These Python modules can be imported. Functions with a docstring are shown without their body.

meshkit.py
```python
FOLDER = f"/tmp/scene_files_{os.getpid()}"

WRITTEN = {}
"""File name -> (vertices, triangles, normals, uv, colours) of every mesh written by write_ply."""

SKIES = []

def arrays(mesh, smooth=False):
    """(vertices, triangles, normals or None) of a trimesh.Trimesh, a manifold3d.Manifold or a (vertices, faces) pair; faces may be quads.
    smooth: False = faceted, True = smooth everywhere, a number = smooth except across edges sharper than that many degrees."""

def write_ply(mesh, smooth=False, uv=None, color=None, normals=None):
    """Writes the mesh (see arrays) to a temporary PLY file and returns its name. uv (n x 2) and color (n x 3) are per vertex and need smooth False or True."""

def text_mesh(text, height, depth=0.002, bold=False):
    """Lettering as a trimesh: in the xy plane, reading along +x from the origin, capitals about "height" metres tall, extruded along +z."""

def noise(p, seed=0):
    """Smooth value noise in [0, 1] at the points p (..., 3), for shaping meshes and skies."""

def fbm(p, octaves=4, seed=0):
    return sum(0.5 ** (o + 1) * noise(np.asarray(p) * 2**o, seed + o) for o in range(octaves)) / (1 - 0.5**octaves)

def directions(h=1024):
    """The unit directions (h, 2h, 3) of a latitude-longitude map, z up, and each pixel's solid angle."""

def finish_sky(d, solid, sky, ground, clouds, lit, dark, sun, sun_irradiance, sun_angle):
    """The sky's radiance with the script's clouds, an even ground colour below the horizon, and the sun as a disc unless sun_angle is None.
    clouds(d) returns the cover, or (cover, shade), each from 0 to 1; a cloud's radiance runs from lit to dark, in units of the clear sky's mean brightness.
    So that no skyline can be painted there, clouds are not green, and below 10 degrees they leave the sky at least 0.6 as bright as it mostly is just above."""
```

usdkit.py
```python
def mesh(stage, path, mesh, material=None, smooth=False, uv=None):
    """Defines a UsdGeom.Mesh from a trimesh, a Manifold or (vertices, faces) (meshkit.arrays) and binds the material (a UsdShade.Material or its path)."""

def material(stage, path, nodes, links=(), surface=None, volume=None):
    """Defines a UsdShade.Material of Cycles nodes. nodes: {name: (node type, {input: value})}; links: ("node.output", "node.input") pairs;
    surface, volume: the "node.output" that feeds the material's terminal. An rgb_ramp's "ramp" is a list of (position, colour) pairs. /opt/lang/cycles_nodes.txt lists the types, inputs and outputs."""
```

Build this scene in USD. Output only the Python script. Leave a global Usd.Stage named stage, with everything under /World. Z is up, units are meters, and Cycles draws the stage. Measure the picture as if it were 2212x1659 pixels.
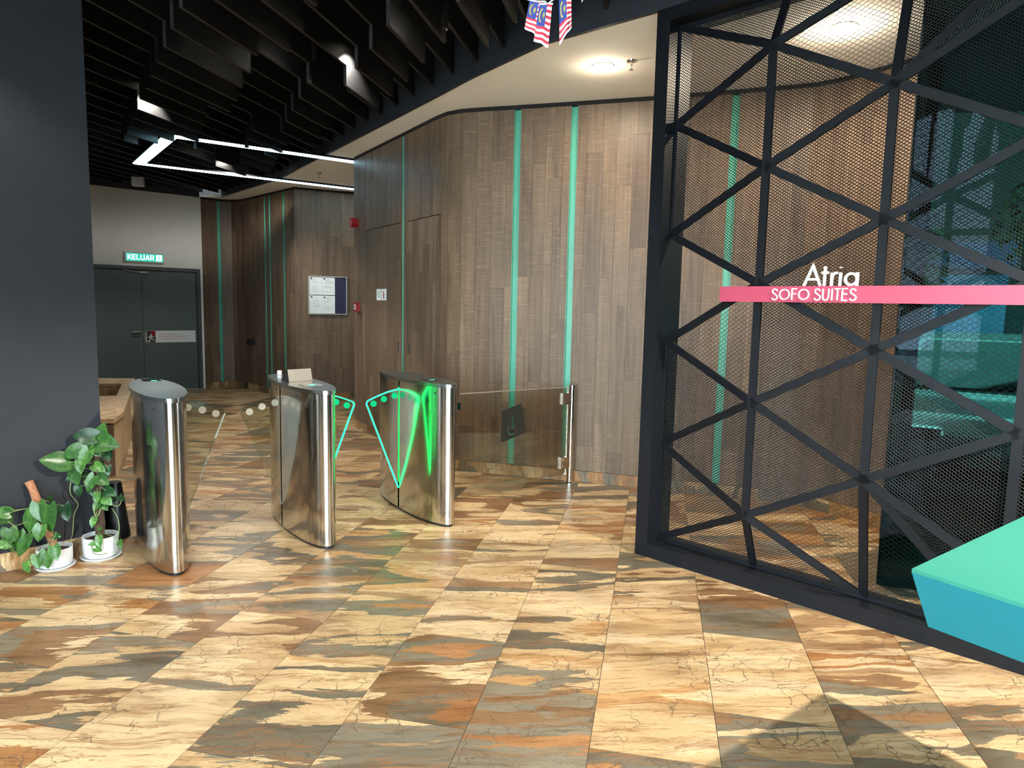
import math, random
import numpy as np, trimesh, shapely
from shapely.geometry import LineString, Polygon, Point, box as sbox
from shapely.ops import unary_union
import usdkit, meshkit
from pxr import Usd, UsdGeom, UsdLux, UsdShade, Gf, Sdf

rng = random.Random(11)
nrg = np.random.default_rng(5)
stage = Usd.Stage.CreateInMemory()
UsdGeom.SetStageUpAxis(stage, 'Z')
UsdGeom.SetStageMetersPerUnit(stage, 1.0)
UsdGeom.Xform.Define(stage, '/World')
UsdGeom.Scope.Define(stage, '/World/Looks')

# ------------------------------------------------------------------ camera
CAM = np.array([1.5192, 0.0, 1.5394])
yaw, pitch, roll = -0.20362534, 0.11154282, 0.02163249
fw = np.array([math.sin(yaw) * math.cos(pitch), math.cos(yaw) * math.cos(pitch), -math.sin(pitch)])
r0 = np.array([math.cos(yaw), -math.sin(yaw), 0.0])
u0 = np.cross(r0, fw)
rt = r0 * math.cos(roll) + u0 * math.sin(roll)
up = -r0 * math.sin(roll) + u0 * math.cos(roll)
cam = UsdGeom.Camera.Define(stage, '/World/camera')
cam.CreateHorizontalApertureAttr(36.0)
cam.CreateFocalLengthAttr(36.0 * 1498.24 / 2212)
cam.CreateClippingRangeAttr(Gf.Vec2f(0.05, 500))
cam.CreateExposureAttr(0.42)
mtx = Gf.Matrix4d(*rt, 0, *up, 0, *(-fw), 0, *CAM, 1)
cam.AddTransformOp().Set(mtx)

# ------------------------------------------------------------------ sky and sun
dome = UsdLux.DomeLight.Define(stage, '/World/sky')
dome.CreateIntensityAttr(5.5)
dome.CreateColorAttr(Gf.Vec3f(0.78, 0.9, 1.0))
sun = UsdLux.DistantLight.Define(stage, '/World/sun')
sun.CreateIntensityAttr(45.0)
sun.CreateAngleAttr(0.53)
sun.CreateColorAttr(Gf.Vec3f(1.0, 0.95, 0.87))
sun.AddRotateZOp().Set(28.0)
sun.AddRotateXOp().Set(-32.0)

LAMP = dict(down=11.0, spot=19.0, key=360.0)      # watts-like intensities of the lamps built below
WARM = Gf.Vec3f(1.0, 0.84, 0.62)
NEUT = Gf.Vec3f(1.0, 0.92, 0.8)

# ------------------------------------------------------------------ helpers
used = {}
def uniq(path):
    if path not in used:
        used[path] = 0
        return path
    used[path] += 1
    return '%s_%03d' % (path, used[path])
def tag(p, label=None, cat=None, group=None, kind=None):
    for k, v in (('label', label), ('category', cat), ('group', group), ('kind', kind)):
        if v: p.SetCustomDataByKey(k, v)
    return p
class T:                                   # a thing: an Xform at loc; parts are given in world coordinates
    def __init__(s, name, loc=(0, 0, 0), rz=0.0, label=None, cat=None, group=None, kind=None):
        s.path = uniq('/World/' + name); s.loc = np.array(loc, float); s.rz = rz
        x = UsdGeom.Xform.Define(stage, s.path)
        x.AddTranslateOp().Set(Gf.Vec3d(*map(float, s.loc)))
        if rz: x.AddRotateZOp().Set(math.degrees(rz))
        c, q = math.cos(-rz), math.sin(-rz)
        s.R = np.array([[c, -q, 0], [q, c, 0], [0, 0, 1]])
        s.prim = x.GetPrim(); tag(s.prim, label, cat, group, kind)
    def part(s, name, mesh, m, smooth=False, label=None, kind=None, parent=None, local=False):
        v, f = vf(mesh)
        if not local: v = (v - s.loc) @ s.R.T
        path = uniq((parent or s.path) + '/' + name)
        g = usdkit.mesh(stage, path, (v, f), m, smooth)
        tag(g.GetPrim(), label, None, None, kind)
        return path
    def light(s, name, kind, pos, inten, color, aim=None, cone=None, soft=0.3, radius=0.03, size=None):
        path = uniq(s.path + '/' + name)
        L = {'disk': UsdLux.DiskLight, 'sphere': UsdLux.SphereLight, 'rect': UsdLux.RectLight}[kind].Define(stage, path)
        L.CreateIntensityAttr(float(inten)); L.CreateColorAttr(color)
        if kind != 'rect': L.CreateRadiusAttr(radius)
        else: L.CreateWidthAttr(size[0]); L.CreateHeightAttr(size[1])
        L.CreateNormalizeAttr(True)
        p = (np.array(pos, float) - s.loc) @ s.R.T
        d = np.array(aim if aim is not None else (0, 0, -1), float); d = (d / np.linalg.norm(d)) @ s.R.T
        z = -d; a = np.array([1., 0, 0]) if abs(z[0]) < .9 else np.array([0, 1., 0])
        x = np.cross(a, z); x /= np.linalg.norm(x); y = np.cross(z, x)
        L.AddTransformOp().Set(Gf.Matrix4d(*x, 0, *y, 0, *z, 0, *p, 1))
        if cone:
            sh = UsdLux.ShapingAPI.Apply(L.GetPrim())
            sh.CreateShapingConeAngleAttr(cone); sh.CreateShapingConeSoftnessAttr(soft)
        return L
def vf(mesh):
    if hasattr(mesh, 'to_mesh'):
        m = mesh.to_mesh(); return np.array(m.vert_properties[:, :3], float), np.array(m.tri_verts)
    if isinstance(mesh, (tuple, list)):
        f = np.asarray(mesh[1], int)
        if f.shape[1] == 4: f = np.vstack([f[:, [0, 1, 2]], f[:, [0, 2, 3]]])
        return np.asarray(mesh[0], float), f
    return np.array(mesh.vertices, float), np.array(mesh.faces)
def cat(*ms):
    V, F, n = [], [], 0
    for m in ms:
        v, f = vf(m); V.append(v); F.append(f + n); n += len(v)
    return np.vstack(V), np.vstack(F)
def box(x0, x1, y0, y1, z0, z1):
    m = trimesh.creation.box([x1 - x0, y1 - y0, z1 - z0]); m.apply_translation([(x0 + x1) / 2, (y0 + y1) / 2, (z0 + z1) / 2]); return m
def hexa(P):                               # 8 corners: bottom 4 (ccw), top 4
    F = [[0, 3, 2], [0, 2, 1], [4, 5, 6], [4, 6, 7]]
    for i in range(4):
        j = (i + 1) % 4; F += [[i, j, j + 4], [i, j + 4, i + 4]]
    return np.array(P, float), np.array(F)
def obox(A, B, n, t0, t1, z0, z1):         # box along ground line A-B, from n*t0 to n*t1
    A = np.array(A[:2], float); B = np.array(B[:2], float); n = np.array(n[:2], float)
    q = [A + n * t0, B + n * t0, B + n * t1, A + n * t1]
    return hexa([[*p, z0] for p in q] + [[*p, z1] for p in q])
def fix(m):
    v, f = vf(m); t = trimesh.Trimesh(v, f, process=False); t.fix_normals(); return np.array(t.vertices), np.array(t.faces)
def bevel_box(sx, sy, sz, r, c=(0, 0, 0)):
    import manifold3d as m3
    s = m3.Manifold.sphere(r, 12)
    h = m3.Manifold.batch_hull([s.translate([x * (sx / 2 - r), y * (sy / 2 - r), z * (sz / 2 - r)]) for x in (-1, 1) for y in (-1, 1) for z in (-1, 1)])
    return h.translate(list(c))
def beam(P, Q, w, t, n):                   # bar of width w, thickness t, faces along n
    P, Q, n = np.array(P, float), np.array(Q, float), np.array(n, float)
    d = Q - P; d /= np.linalg.norm(d); b = np.cross(d, n); b /= np.linalg.norm(b); n2 = np.cross(b, d)
    c = [(-w, -t), (w, -t), (w, t), (-w, t)]
    q = [P + b * x / 2 + n2 * y / 2 for x, y in c] + [Q + b * x / 2 + n2 * y / 2 for x, y in c]
    return fix(hexa(q))
def tube(P, r, n=8, closed=False):
    P = np.array(P, float); N = len(P); r = np.broadcast_to(np.asarray(r, float), N)
    d = np.gradient(P, axis=0); d /= np.linalg.norm(d, axis=1)[:, None] + 1e-12
    a = np.array([0, 0, 1.]) if abs(d[0][2]) < .9 else np.array([1., 0, 0])
    V = []
    x = np.cross(a, d[0]); x /= np.linalg.norm(x)
    for i in range(N):
        x = x - d[i] * (x @ d[i]); x /= np.linalg.norm(x); y = np.cross(d[i], x)
        t = np.arange(n) * 2 * np.pi / n
        V.append(P[i] + r[i] * (np.outer(np.cos(t), x) + np.outer(np.sin(t), y)))
    V = np.vstack(V); F = []
    for i in range(N - 1):
        for j in range(n):
            k = (j + 1) % n; F.append([i * n + j, i * n + k, (i + 1) * n + k, (i + 1) * n + j])
    F = np.array(F); F = np.vstack([F[:, [0, 1, 2]], F[:, [0, 2, 3]]])
    caps = [[0, j + 1, j] for j in range(1, n - 1)] + [[(N - 1) * n, (N - 1) * n + j, (N - 1) * n + j + 1] for j in range(1, n - 1)]
    return V, np.vstack([F, caps])
def lathe(prof, n=40, c=(0, 0, 0)):
    prof = np.array(prof, float); N = len(prof); t = np.arange(n) * 2 * np.pi / n
    V = np.stack([np.outer(prof[:, 0], np.cos(t)), np.outer(prof[:, 0], np.sin(t)), np.repeat(prof[:, 1:], n, 1)], -1).reshape(-1, 3) + np.array(c)
    F = []
    for i in range(N - 1):
        for j in range(n):
            k = (j + 1) % n; F.append([i * n + j, i * n + k, (i + 1) * n + k, (i + 1) * n + j])
    return fix((V, np.array(F)))
def disc(c, r, t, n, seg=28):              # thin cylinder centred at c with axis n
    m = trimesh.creation.cylinder(r, t, sections=seg)
    m.apply_transform(trimesh.geometry.align_vectors([0, 0, 1], np.array(n, float) / np.linalg.norm(n))); m.apply_translation(c); return m
def extr(poly, h, z=0.0):
    gs = getattr(poly, 'geoms', [poly])
    m = cat(*[trimesh.creation.extrude_polygon(g, h, engine='earcut') for g in gs if g.area > 1e-9])
    return m[0] + [0, 0, z], m[1]
def place(mesh, O, X, Y):                  # mesh drawn in xy (z outwards) put at O with axes X, Y
    v, f = vf(mesh); X = np.array(X, float); Y = np.array(Y, float); Z = np.cross(X, Y)
    return v[:, :1] * X + v[:, 1:2] * Y + v[:, 2:3] * Z + np.array(O, float), f
UP = np.array([0, 0, 1.0])

# ------------------------------------------------------------------ materials
def mat(name, nodes, links=(), surface='p.BSDF'):
    return usdkit.material(stage, '/World/Looks/' + name, nodes, links, surface=surface)
def plain(name, col, rough=0.5, metal=0.0, spec=0.5, noise=0.06, scale=6.0, bump=0.0, bscale=80.0, **kw):
    c = np.array(col, float)
    nodes = {'g': ('geometry', {}), 'n': ('noise_texture', {'scale': scale, 'detail': 4.0}),
             'r': ('rgb_ramp', {'ramp': [(0.3, tuple(c * (1 - noise))), (0.7, tuple(np.minimum(c * (1 + noise), 1)))]}),
             'p': ('principled_bsdf', {'roughness': rough, 'metallic': metal, 'specular_ior_level': spec, **kw})}
    links = [('g.position', 'n.vector'), ('n.fac', 'r.fac'), ('r.color', 'p.base_color')]
    if bump:
        nodes['n2'] = ('noise_texture', {'scale': bscale, 'detail': 3.0}); nodes['b'] = ('bump', {'strength': bump, 'distance': 0.002})
        links += [('g.position', 'n2.vector'), ('n2.fac', 'b.height'), ('b.normal', 'p.normal')]
    return mat(name, nodes, links)
def emit(name, col, s):
    return mat(name, {'e': ('emission', {'color': col, 'strength': s})}, (), 'e.emission')

def slate(name, angle):
    """Rustic printed slate: crisp ragged bands of cream, ochre, brown and grey, swirling veins and fine dark cracks."""
    N = {'g': ('geometry', {}), 'o': ('object_info', {}),
         'off': ('combine_xyz', {}), 'm1': ('math', {'math_type': 'multiply', 'value2': 61.0}), 'm2': ('math', {'math_type': 'multiply', 'value2': 173.0}),
         'add': ('vector_math', {'math_type': 'add'}), 'rot': ('mapping', {'rotation': (0, 0, angle)}),
         'wn': ('noise_texture', {'scale': 2.4, 'detail': 4.0}), 'ws': ('vector_math', {'math_type': 'scale', 'scale': 0.11}), 'wa': ('vector_math', {'math_type': 'add'}),
         's1': ('mapping', {'scale': (0.55, 2.5, 1.0)}), 'b1': ('noise_texture', {'scale': 1.25, 'detail': 6.0, 'roughness': 0.42, 'distortion': 0.2}),
         's2': ('mapping', {'scale': (5.0, 34.0, 5.0)}), 'b2': ('noise_texture', {'scale': 1.0, 'detail': 5.0, 'roughness': 0.65}),
         'fa': ('math', {'math_type': 'multiply_add', 'value2': 0.10}), 'rnd': ('math', {'math_type': 'multiply_add', 'value2': 0.11, 'value3': -0.095}), 'fb': ('math', {'math_type': 'add'}),
         'q1': ('math', {'math_type': 'multiply', 'value2': 15.0}), 'q2': ('math', {'math_type': 'floor'}), 'q3': ('math', {'math_type': 'add'}), 'wh': ('white_noise_texture', {'dimensions': '1D'}),
         'rmp': ('rgb_ramp', {'interpolate': False, 'ramp': [(0.0, (.42, .305, .168)), (0.16, (.46, .345, .205)), (0.30, (.38, .265, .14)), (0.40, (.43, .325, .20)), (0.48, (.135, .117, .085)), (0.60, (.105, .092, .066)), (0.68, (.16, .138, .10)), (0.74, (.17, .095, .045)), (0.82, (.25, .155, .08)), (0.88, (.27, .13, .05)), (0.94, (.35, .205, .09))]}),
         'sn': ('noise_texture', {'scale': 1.0, 'detail': 3.0}), 'sr': ('rgb_ramp', {'ramp': [(0.32, (.62, .54, .46)), (0.46, (.92, .89, .86)), (0.55, (1, 1, 1)), (0.72, (1.12, 1.10, 1.08))]}), 'sx': ('mix_color', {'blend_type': 'multiply', 'fac': 1.0, 'use_clamp': False}), 'ss': ('mapping', {'scale': (1.6, 7.0, 1.6)}),
         'r2': ('rgb_ramp', {'ramp': [(0.30, (.60, .53, .46)), (0.42, (.88, .84, .80)), (0.5, (1, 1, 1)), (0.75, (1.12, 1.10, 1.08))]}),
         's4': ('mapping', {'scale': (1.5, 17.0, 1.5)}), 'b4': ('noise_texture', {'scale': 1.0, 'detail': 5.0, 'roughness': 0.7, 'distortion': 0.6}), 'r4': ('rgb_ramp', {'ramp': [(0.0, (0, 0, 0)), (0.545, (0, 0, 0)), (0.56, (.75, .75, .75)), (0.585, (.5, .5, .5)), (0.60, (0, 0, 0))]}), 'w4': ('rgb_to_bw', {}), 'm4': ('mix_color', {'blend_type': 'mix', 'b': (.19, .085, .03)}),
         'mx': ('mix_color', {'blend_type': 'multiply', 'fac': 1.0, 'use_clamp': False}),
         'vs': ('mapping', {'scale': (1.3, 3.4, 1.3)}), 'vn': ('noise_texture', {'scale': 1.6, 'detail': 3.0, 'distortion': 1.4}), 'vm': ('math', {'math_type': 'multiply', 'value2': 26.0}), 'vf': ('math', {'math_type': 'fraction'}),
         'vr': ('rgb_ramp', {'ramp': [(0.0, (.62, .58, .54)), (0.07, (.80, .78, .75)), (0.16, (1, 1, 1)), (0.9, (1.05, 1.05, 1.04)), (1.0, (1.05, 1.05, 1.04))]}), 'vx': ('mix_color', {'blend_type': 'multiply', 'use_clamp': False}),
         'vk': ('noise_texture', {'scale': 2.0, 'detail': 1.0}), 'vkr': ('rgb_ramp', {'ramp': [(0.40, (.15, .15, .15)), (0.58, (1.0, 1.0, 1.0))]}), 'vkb': ('rgb_to_bw', {}),
         'cn': ('noise_texture', {'scale': 7.0, 'detail': 5.0}), 'cs': ('vector_math', {'math_type': 'scale', 'scale': 0.2}), 'ca': ('vector_math', {'math_type': 'add'}),
         'v': ('voronoi_texture', {'feature': 'distance_to_edge', 'scale': 8.5}), 'cr': ('rgb_ramp', {'ramp': [(0.0, (1, 1, 1)), (0.008, (1, 1, 1)), (0.022, (0, 0, 0)), (1.0, (0, 0, 0))]}),
         'mk': ('noise_texture', {'scale': 3.6, 'detail': 3.0}), 'mkr': ('rgb_ramp', {'ramp': [(0.50, (0, 0, 0)), (0.56, (1, 1, 1))]}),
         'cm': ('mix_color', {'blend_type': 'multiply', 'fac': 1.0}), 'bw': ('rgb_to_bw', {}),
         'fin': ('mix_color', {'blend_type': 'mix', 'b': (.10, .065, .04)}), 'mm': ('math', {'math_type': 'multiply', 'value2': 0.8}),
         'bh': ('math', {'math_type': 'subtract'}), 'bp': ('bump', {'strength': 0.5, 'distance': 0.0025}),
         'rr': ('rgb_ramp', {'ramp': [(0.3, (.30, .30, .30)), (0.7, (.46, .46, .46))]}), 'rb': ('rgb_to_bw', {}),
         'p': ('principled_bsdf', {'specular_ior_level': 0.45})}
    L = [('o.random', 'm1.value1'), ('o.random', 'm2.value1'), ('m1.value', 'off.x'), ('m2.value', 'off.y'), ('m1.value', 'off.z'),
         ('g.position', 'rot.vector'), ('rot.vector', 'add.vector1'), ('off.vector', 'add.vector2'),
         ('add.vector', 'wn.vector'), ('wn.color', 'ws.vector1'), ('add.vector', 'wa.vector1'), ('ws.vector', 'wa.vector2'),
         ('wa.vector', 's1.vector'), ('s1.vector', 'b1.vector'), ('wa.vector', 's2.vector'), ('s2.vector', 'b2.vector'),
         ('b2.fac', 'fa.value1'), ('b1.fac', 'fa.value3'), ('o.random', 'rnd.value1'), ('fa.value', 'fb.value1'), ('rnd.value', 'fb.value2'), ('fb.value', 'q1.value1'), ('q1.value', 'q2.value1'), ('q2.value', 'q3.value1'), ('m2.value', 'q3.value2'), ('q3.value', 'wh.w'), ('wh.value', 'rmp.fac'), ('wa.vector', 'ss.vector'), ('ss.vector', 'sn.vector'), ('sn.fac', 'sr.fac'), ('rmp.color', 'sx.a'), ('sr.color', 'sx.b'),
         ('b2.fac', 'r2.fac'), ('wa.vector', 's4.vector'), ('s4.vector', 'b4.vector'), ('b4.fac', 'r4.fac'), ('r4.color', 'w4.color'), ('w4.val', 'm4.fac'), ('sx.result', 'm4.a'), ('m4.result', 'mx.a'), ('r2.color', 'mx.b'),
         ('wa.vector', 'vs.vector'), ('vs.vector', 'vn.vector'), ('vn.fac', 'vm.value1'), ('vm.value', 'vf.value1'), ('vf.value', 'vr.fac'), ('add.vector', 'vk.vector'), ('vk.fac', 'vkr.fac'), ('vkr.color', 'vkb.color'), ('vkb.val', 'vx.fac'), ('mx.result', 'vx.a'), ('vr.color', 'vx.b'),
         ('add.vector', 'cn.vector'), ('cn.color', 'cs.vector1'), ('add.vector', 'ca.vector1'), ('cs.vector', 'ca.vector2'), ('ca.vector', 'v.vector'), ('v.distance', 'cr.fac'),
         ('add.vector', 'mk.vector'), ('mk.fac', 'mkr.fac'), ('cr.color', 'cm.a'), ('mkr.color', 'cm.b'), ('cm.result', 'bw.color'), ('bw.val', 'mm.value1'), ('mm.value', 'fin.fac'),
         ('vx.result', 'fin.a'), ('fin.result', 'p.base_color'), ('b2.fac', 'bh.value1'), ('bw.val', 'bh.value2'), ('bh.value', 'bp.height'), ('bp.normal', 'p.normal'),
         ('b1.fac', 'rr.fac'), ('rr.color', 'rb.color'), ('rb.val', 'p.roughness')]
    return mat(name, N, L)
TILE = slate('slate_tile', -0.26)
SKIRT = slate('slate_skirting', 0.9)

def wood(name, tones, rough=0.42, sheen=0.32):
    N = {'g': ('geometry', {}), 'o': ('object_info', {}), 'off': ('combine_xyz', {}), 'm1': ('math', {'math_type': 'multiply', 'value2': 91.0}), 'add': ('vector_math', {'math_type': 'add'}),
         's1': ('mapping', {'scale': (13.0, 13.0, 0.8)}), 'n1': ('noise_texture', {'scale': 1.0, 'detail': 5.0, 'roughness': 0.6, 'distortion': 0.9}),
         's2': ('mapping', {'scale': (80.0, 80.0, 2.0)}), 'n2': ('noise_texture', {'scale': 1.0, 'detail': 3.0}),
         's3': ('mapping', {'scale': (5.0, 5.0, 95.0)}), 'n3': ('noise_texture', {'scale': 1.0, 'detail': 2.0}),
         'r3': ('rgb_ramp', {'ramp': [(0.48, (1, 1, 1)), (0.55, (.70, .69, .68)), (0.60, (1.0, 1.0, 1.0)), (0.68, (1.45, 1.42, 1.38))]}),
         'tone': ('rgb_ramp', {'ramp': tones}),
         'r1': ('rgb_ramp', {'ramp': [(0.25, (.50, .48, .46)), (0.45, (.88, .87, .86)), (0.6, (1.04, 1.03, 1.02)), (0.8, (1.22, 1.2, 1.18))]}),
         'r2': ('rgb_ramp', {'ramp': [(0.3, (.80, .79, .78)), (0.55, (1, 1, 1)), (0.8, (1.12, 1.12, 1.12))]}),
         'a': ('mix_color', {'blend_type': 'multiply', 'fac': 1.0, 'use_clamp': False}), 'b': ('mix_color', {'blend_type': 'multiply', 'fac': 0.9, 'use_clamp': False}), 'c': ('mix_color', {'blend_type': 'multiply', 'fac': 0.7, 'use_clamp': False}),
         'h': ('math', {'math_type': 'add'}), 'bp': ('bump', {'strength': 0.25, 'distance': 0.001}),
         'p': ('principled_bsdf', {'roughness': rough, 'specular_ior_level': sheen})}
    L = [('o.random', 'm1.value1'), ('m1.value', 'off.x'), ('m1.value', 'off.z'), ('g.position', 'add.vector1'), ('off.vector', 'add.vector2'),
         ('add.vector', 's1.vector'), ('s1.vector', 'n1.vector'), ('add.vector', 's2.vector'), ('s2.vector', 'n2.vector'), ('add.vector', 's3.vector'), ('s3.vector', 'n3.vector'),
         ('o.random', 'tone.fac'), ('n1.fac', 'r1.fac'), ('n2.fac', 'r2.fac'), ('n3.fac', 'r3.fac'),
         ('tone.color', 'a.a'), ('r1.color', 'a.b'), ('a.result', 'b.a'), ('r2.color', 'b.b'), ('b.result', 'c.a'), ('r3.color', 'c.b'), ('c.result', 'p.base_color'),
         ('n3.fac', 'h.value1'), ('n2.fac', 'h.value2'), ('h.value', 'bp.height'), ('bp.normal', 'p.normal')]
    return mat(name, N, L)
TONES = [(0, (0.1178, 0.08064, 0.0578)), (0.2, (0.152, 0.1044, 0.07276)), (0.4, (0.1254, 0.08784, 0.06392)), (0.6, (0.1786, 0.1238, 0.085)), (0.8, (0.1444, 0.09936, 0.068)), (1, (0.1938, 0.1354, 0.09316))]
WOOD = wood('wood_laminate', TONES)
WOODBACK = plain('wood_joint', (.06, .045, .035), 0.8)
BENCHW = wood('pale_wood', [(0, (.44, .31, .19)), (1, (.50, .36, .23))], 0.45)
BENCHD = wood('dark_wood', [(0, (.12, .08, .06)), (1, (.14, .09, .065))], 0.5)
TEAL = plain('teal_paint', (.075, .34, .25), 0.35)
NAVY = plain('navy_paint', (.006, .0082, .0145), 0.6, noise=0.1, bump=0.25, bscale=140)
WHITE = plain('white_plaster', (.74, .735, .72), 0.8, noise=0.02)
CEIL = plain('ceiling_plaster', (.93, .88, .81), 0.85, noise=0.015)
BLACK = plain('black_slat', (.0022, .0024, .003), 0.55, noise=0.12)
VOID = plain('void_paint', (.007, .007, .008), 0.9)
FASCIA = plain('fascia_paint', (.02, .024, .034), 0.6)
FRAME = plain('frame_steel', (.0045, .0055, .009), 0.5, noise=0.1, spec=0.28)
MESH = plain('mesh_steel', (.006, .0065, .008), 0.5, noise=0.05)
GROUT = plain('grout', (.13, .10, .07), 0.9)
STEEL = mat('brushed_steel', {'g': ('geometry', {}), 's': ('mapping', {'scale': (60, 60, 1.2)}), 'n': ('noise_texture', {'scale': 3.0, 'detail': 4.0}),
            'r': ('rgb_ramp', {'ramp': [(0.3, (.11, .11, .11)), (0.7, (.20, .20, .20))]}), 'b': ('rgb_to_bw', {}), 'p': ('principled_bsdf', {'base_color': (.58, .57, .55), 'metallic': 1.0})},
            [('g.position', 's.vector'), ('s.vector', 'n.vector'), ('n.fac', 'r.fac'), ('r.color', 'b.color'), ('b.val', 'p.roughness')])
LIDM = plain('lid_steel', (.34, .36, .37), 0.26, metal=1.0, noise=0.05, scale=40)
CHROME = plain('polished_steel', (.72, .71, .69), 0.1, metal=1.0, noise=0.01)
BLK = plain('black_plastic', (.012, .012, .013), 0.35)
SIGNBLK = plain('sign_black', (.018, .016, .013), 0.45)
GLASSBLK = plain('reader_glass', (.015, .018, .022), 0.06)
WHT = plain('white_plastic', (.66, .66, .67), 0.4, noise=0.01)
CERAM = plain('white_ceramic', (.60, .61, .63), 0.28, noise=0.015)
DOORP = plain('door_paint', (.085, .115, .115), 0.5, noise=0.04)
DOORF = plain('door_frame_paint', (.06, .07, .075), 0.45)
RED = plain('alarm_red', (.32, .012, .02), 0.25)
PINK = plain('pink_paint', (.46, .06, .115), 0.4, noise=0.01)
PINKTX = plain('sign_print_pink', (.62, .36, .33), 0.6)
GREYTX = plain('print_grey', (.40, .43, .45), 0.7)
DESKT = plain('desk_green', (.03, .225, .17), 0.38, noise=0.01)
DESKF = plain('desk_cyan', (.008, .30, .40), 0.38, noise=0.01)
PAPER = plain('paper', (.70, .75, .76), 0.7, noise=0.01)
NAVYF = plain('notice_felt', (.02, .02, .055), 0.9)
SOIL = plain('soil', (.03, .018, .012), 0.95, noise=0.5, scale=60, bump=0.8)
COIR = plain('coir', (.28, .12, .06), 0.95, noise=0.5, scale=120, bump=1.0, bscale=200)
COIRD = plain('coir_dark', (.06, .035, .022), 0.95, noise=0.5, scale=120, bump=1.0, bscale=200)
STEM = plain('stem', (.16, .22, .08), 0.5)
GREENPL = emit('exit_green', (.03, .42, .30), 1.2)
GREENW = emit('exit_white', (.75, 1.0, .93), 2.6)
LED = emit('led_white', (.40, .72, .88), 6.0)
LEDG = emit('led_green', (.01, 1.0, .17), 6.0)
LEDS = emit('led_green_slot', (.0, 1.0, .12), 40.0)
DISCGLOW = emit('disc_green_glow', (.01, .75, .28), 0.75)  # green glow put into the frosted discs of the lit wings
LEDGP = emit('led_green_point', (.1, 1.0, .5), 2.0)
LAMPM = emit('lamp_warm', (1.0, .9, .72), 9.0)
STICK = mat('frosted_disc', {'p': ('principled_bsdf', {'base_color': (.40, .36, .30), 'roughness': 0.7, 'alpha': 0.5})})
def pane(name, tint, ior=1.5, gl=(1, 1, 1)):
    return mat(name, {'f': ('fresnel', {'IOR': ior}), 't': ('transparent_bsdf', {'color': tint}), 'g': ('glossy_bsdf', {'color': gl, 'roughness': 0.0}), 'm': ('mix_closure', {})},
               [('f.fac', 'm.fac'), ('t.BSDF', 'm.closure1'), ('g.BSDF', 'm.closure2')], 'm.closure')
CLEAR = pane('clear_glass', (.90, .93, .90))
SMOKE = pane('gate_glass', (.94, .92, .87))
FLAPG = pane('flap_acrylic', (.86, .88, .83))
GREENG = pane('green_glass', (.12, .27, .24), gl=(.18, .24, .33))
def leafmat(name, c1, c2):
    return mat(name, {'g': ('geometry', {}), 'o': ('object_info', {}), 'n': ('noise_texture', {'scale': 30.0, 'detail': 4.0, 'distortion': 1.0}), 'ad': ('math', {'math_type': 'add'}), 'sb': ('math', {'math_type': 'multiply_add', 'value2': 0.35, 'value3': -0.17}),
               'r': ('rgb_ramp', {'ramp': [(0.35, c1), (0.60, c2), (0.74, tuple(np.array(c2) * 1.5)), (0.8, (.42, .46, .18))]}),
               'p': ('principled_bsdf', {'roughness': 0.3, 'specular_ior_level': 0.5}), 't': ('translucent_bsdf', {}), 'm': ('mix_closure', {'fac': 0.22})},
               [('g.position', 'n.vector'), ('o.random', 'sb.value1'), ('n.fac', 'ad.value1'), ('sb.value', 'ad.value2'), ('ad.value', 'r.fac'), ('r.color', 'p.base_color'), ('r.color', 't.color'), ('p.BSDF', 'm.closure1'), ('t.BSDF', 'm.closure2')], 'm.closure')
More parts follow.
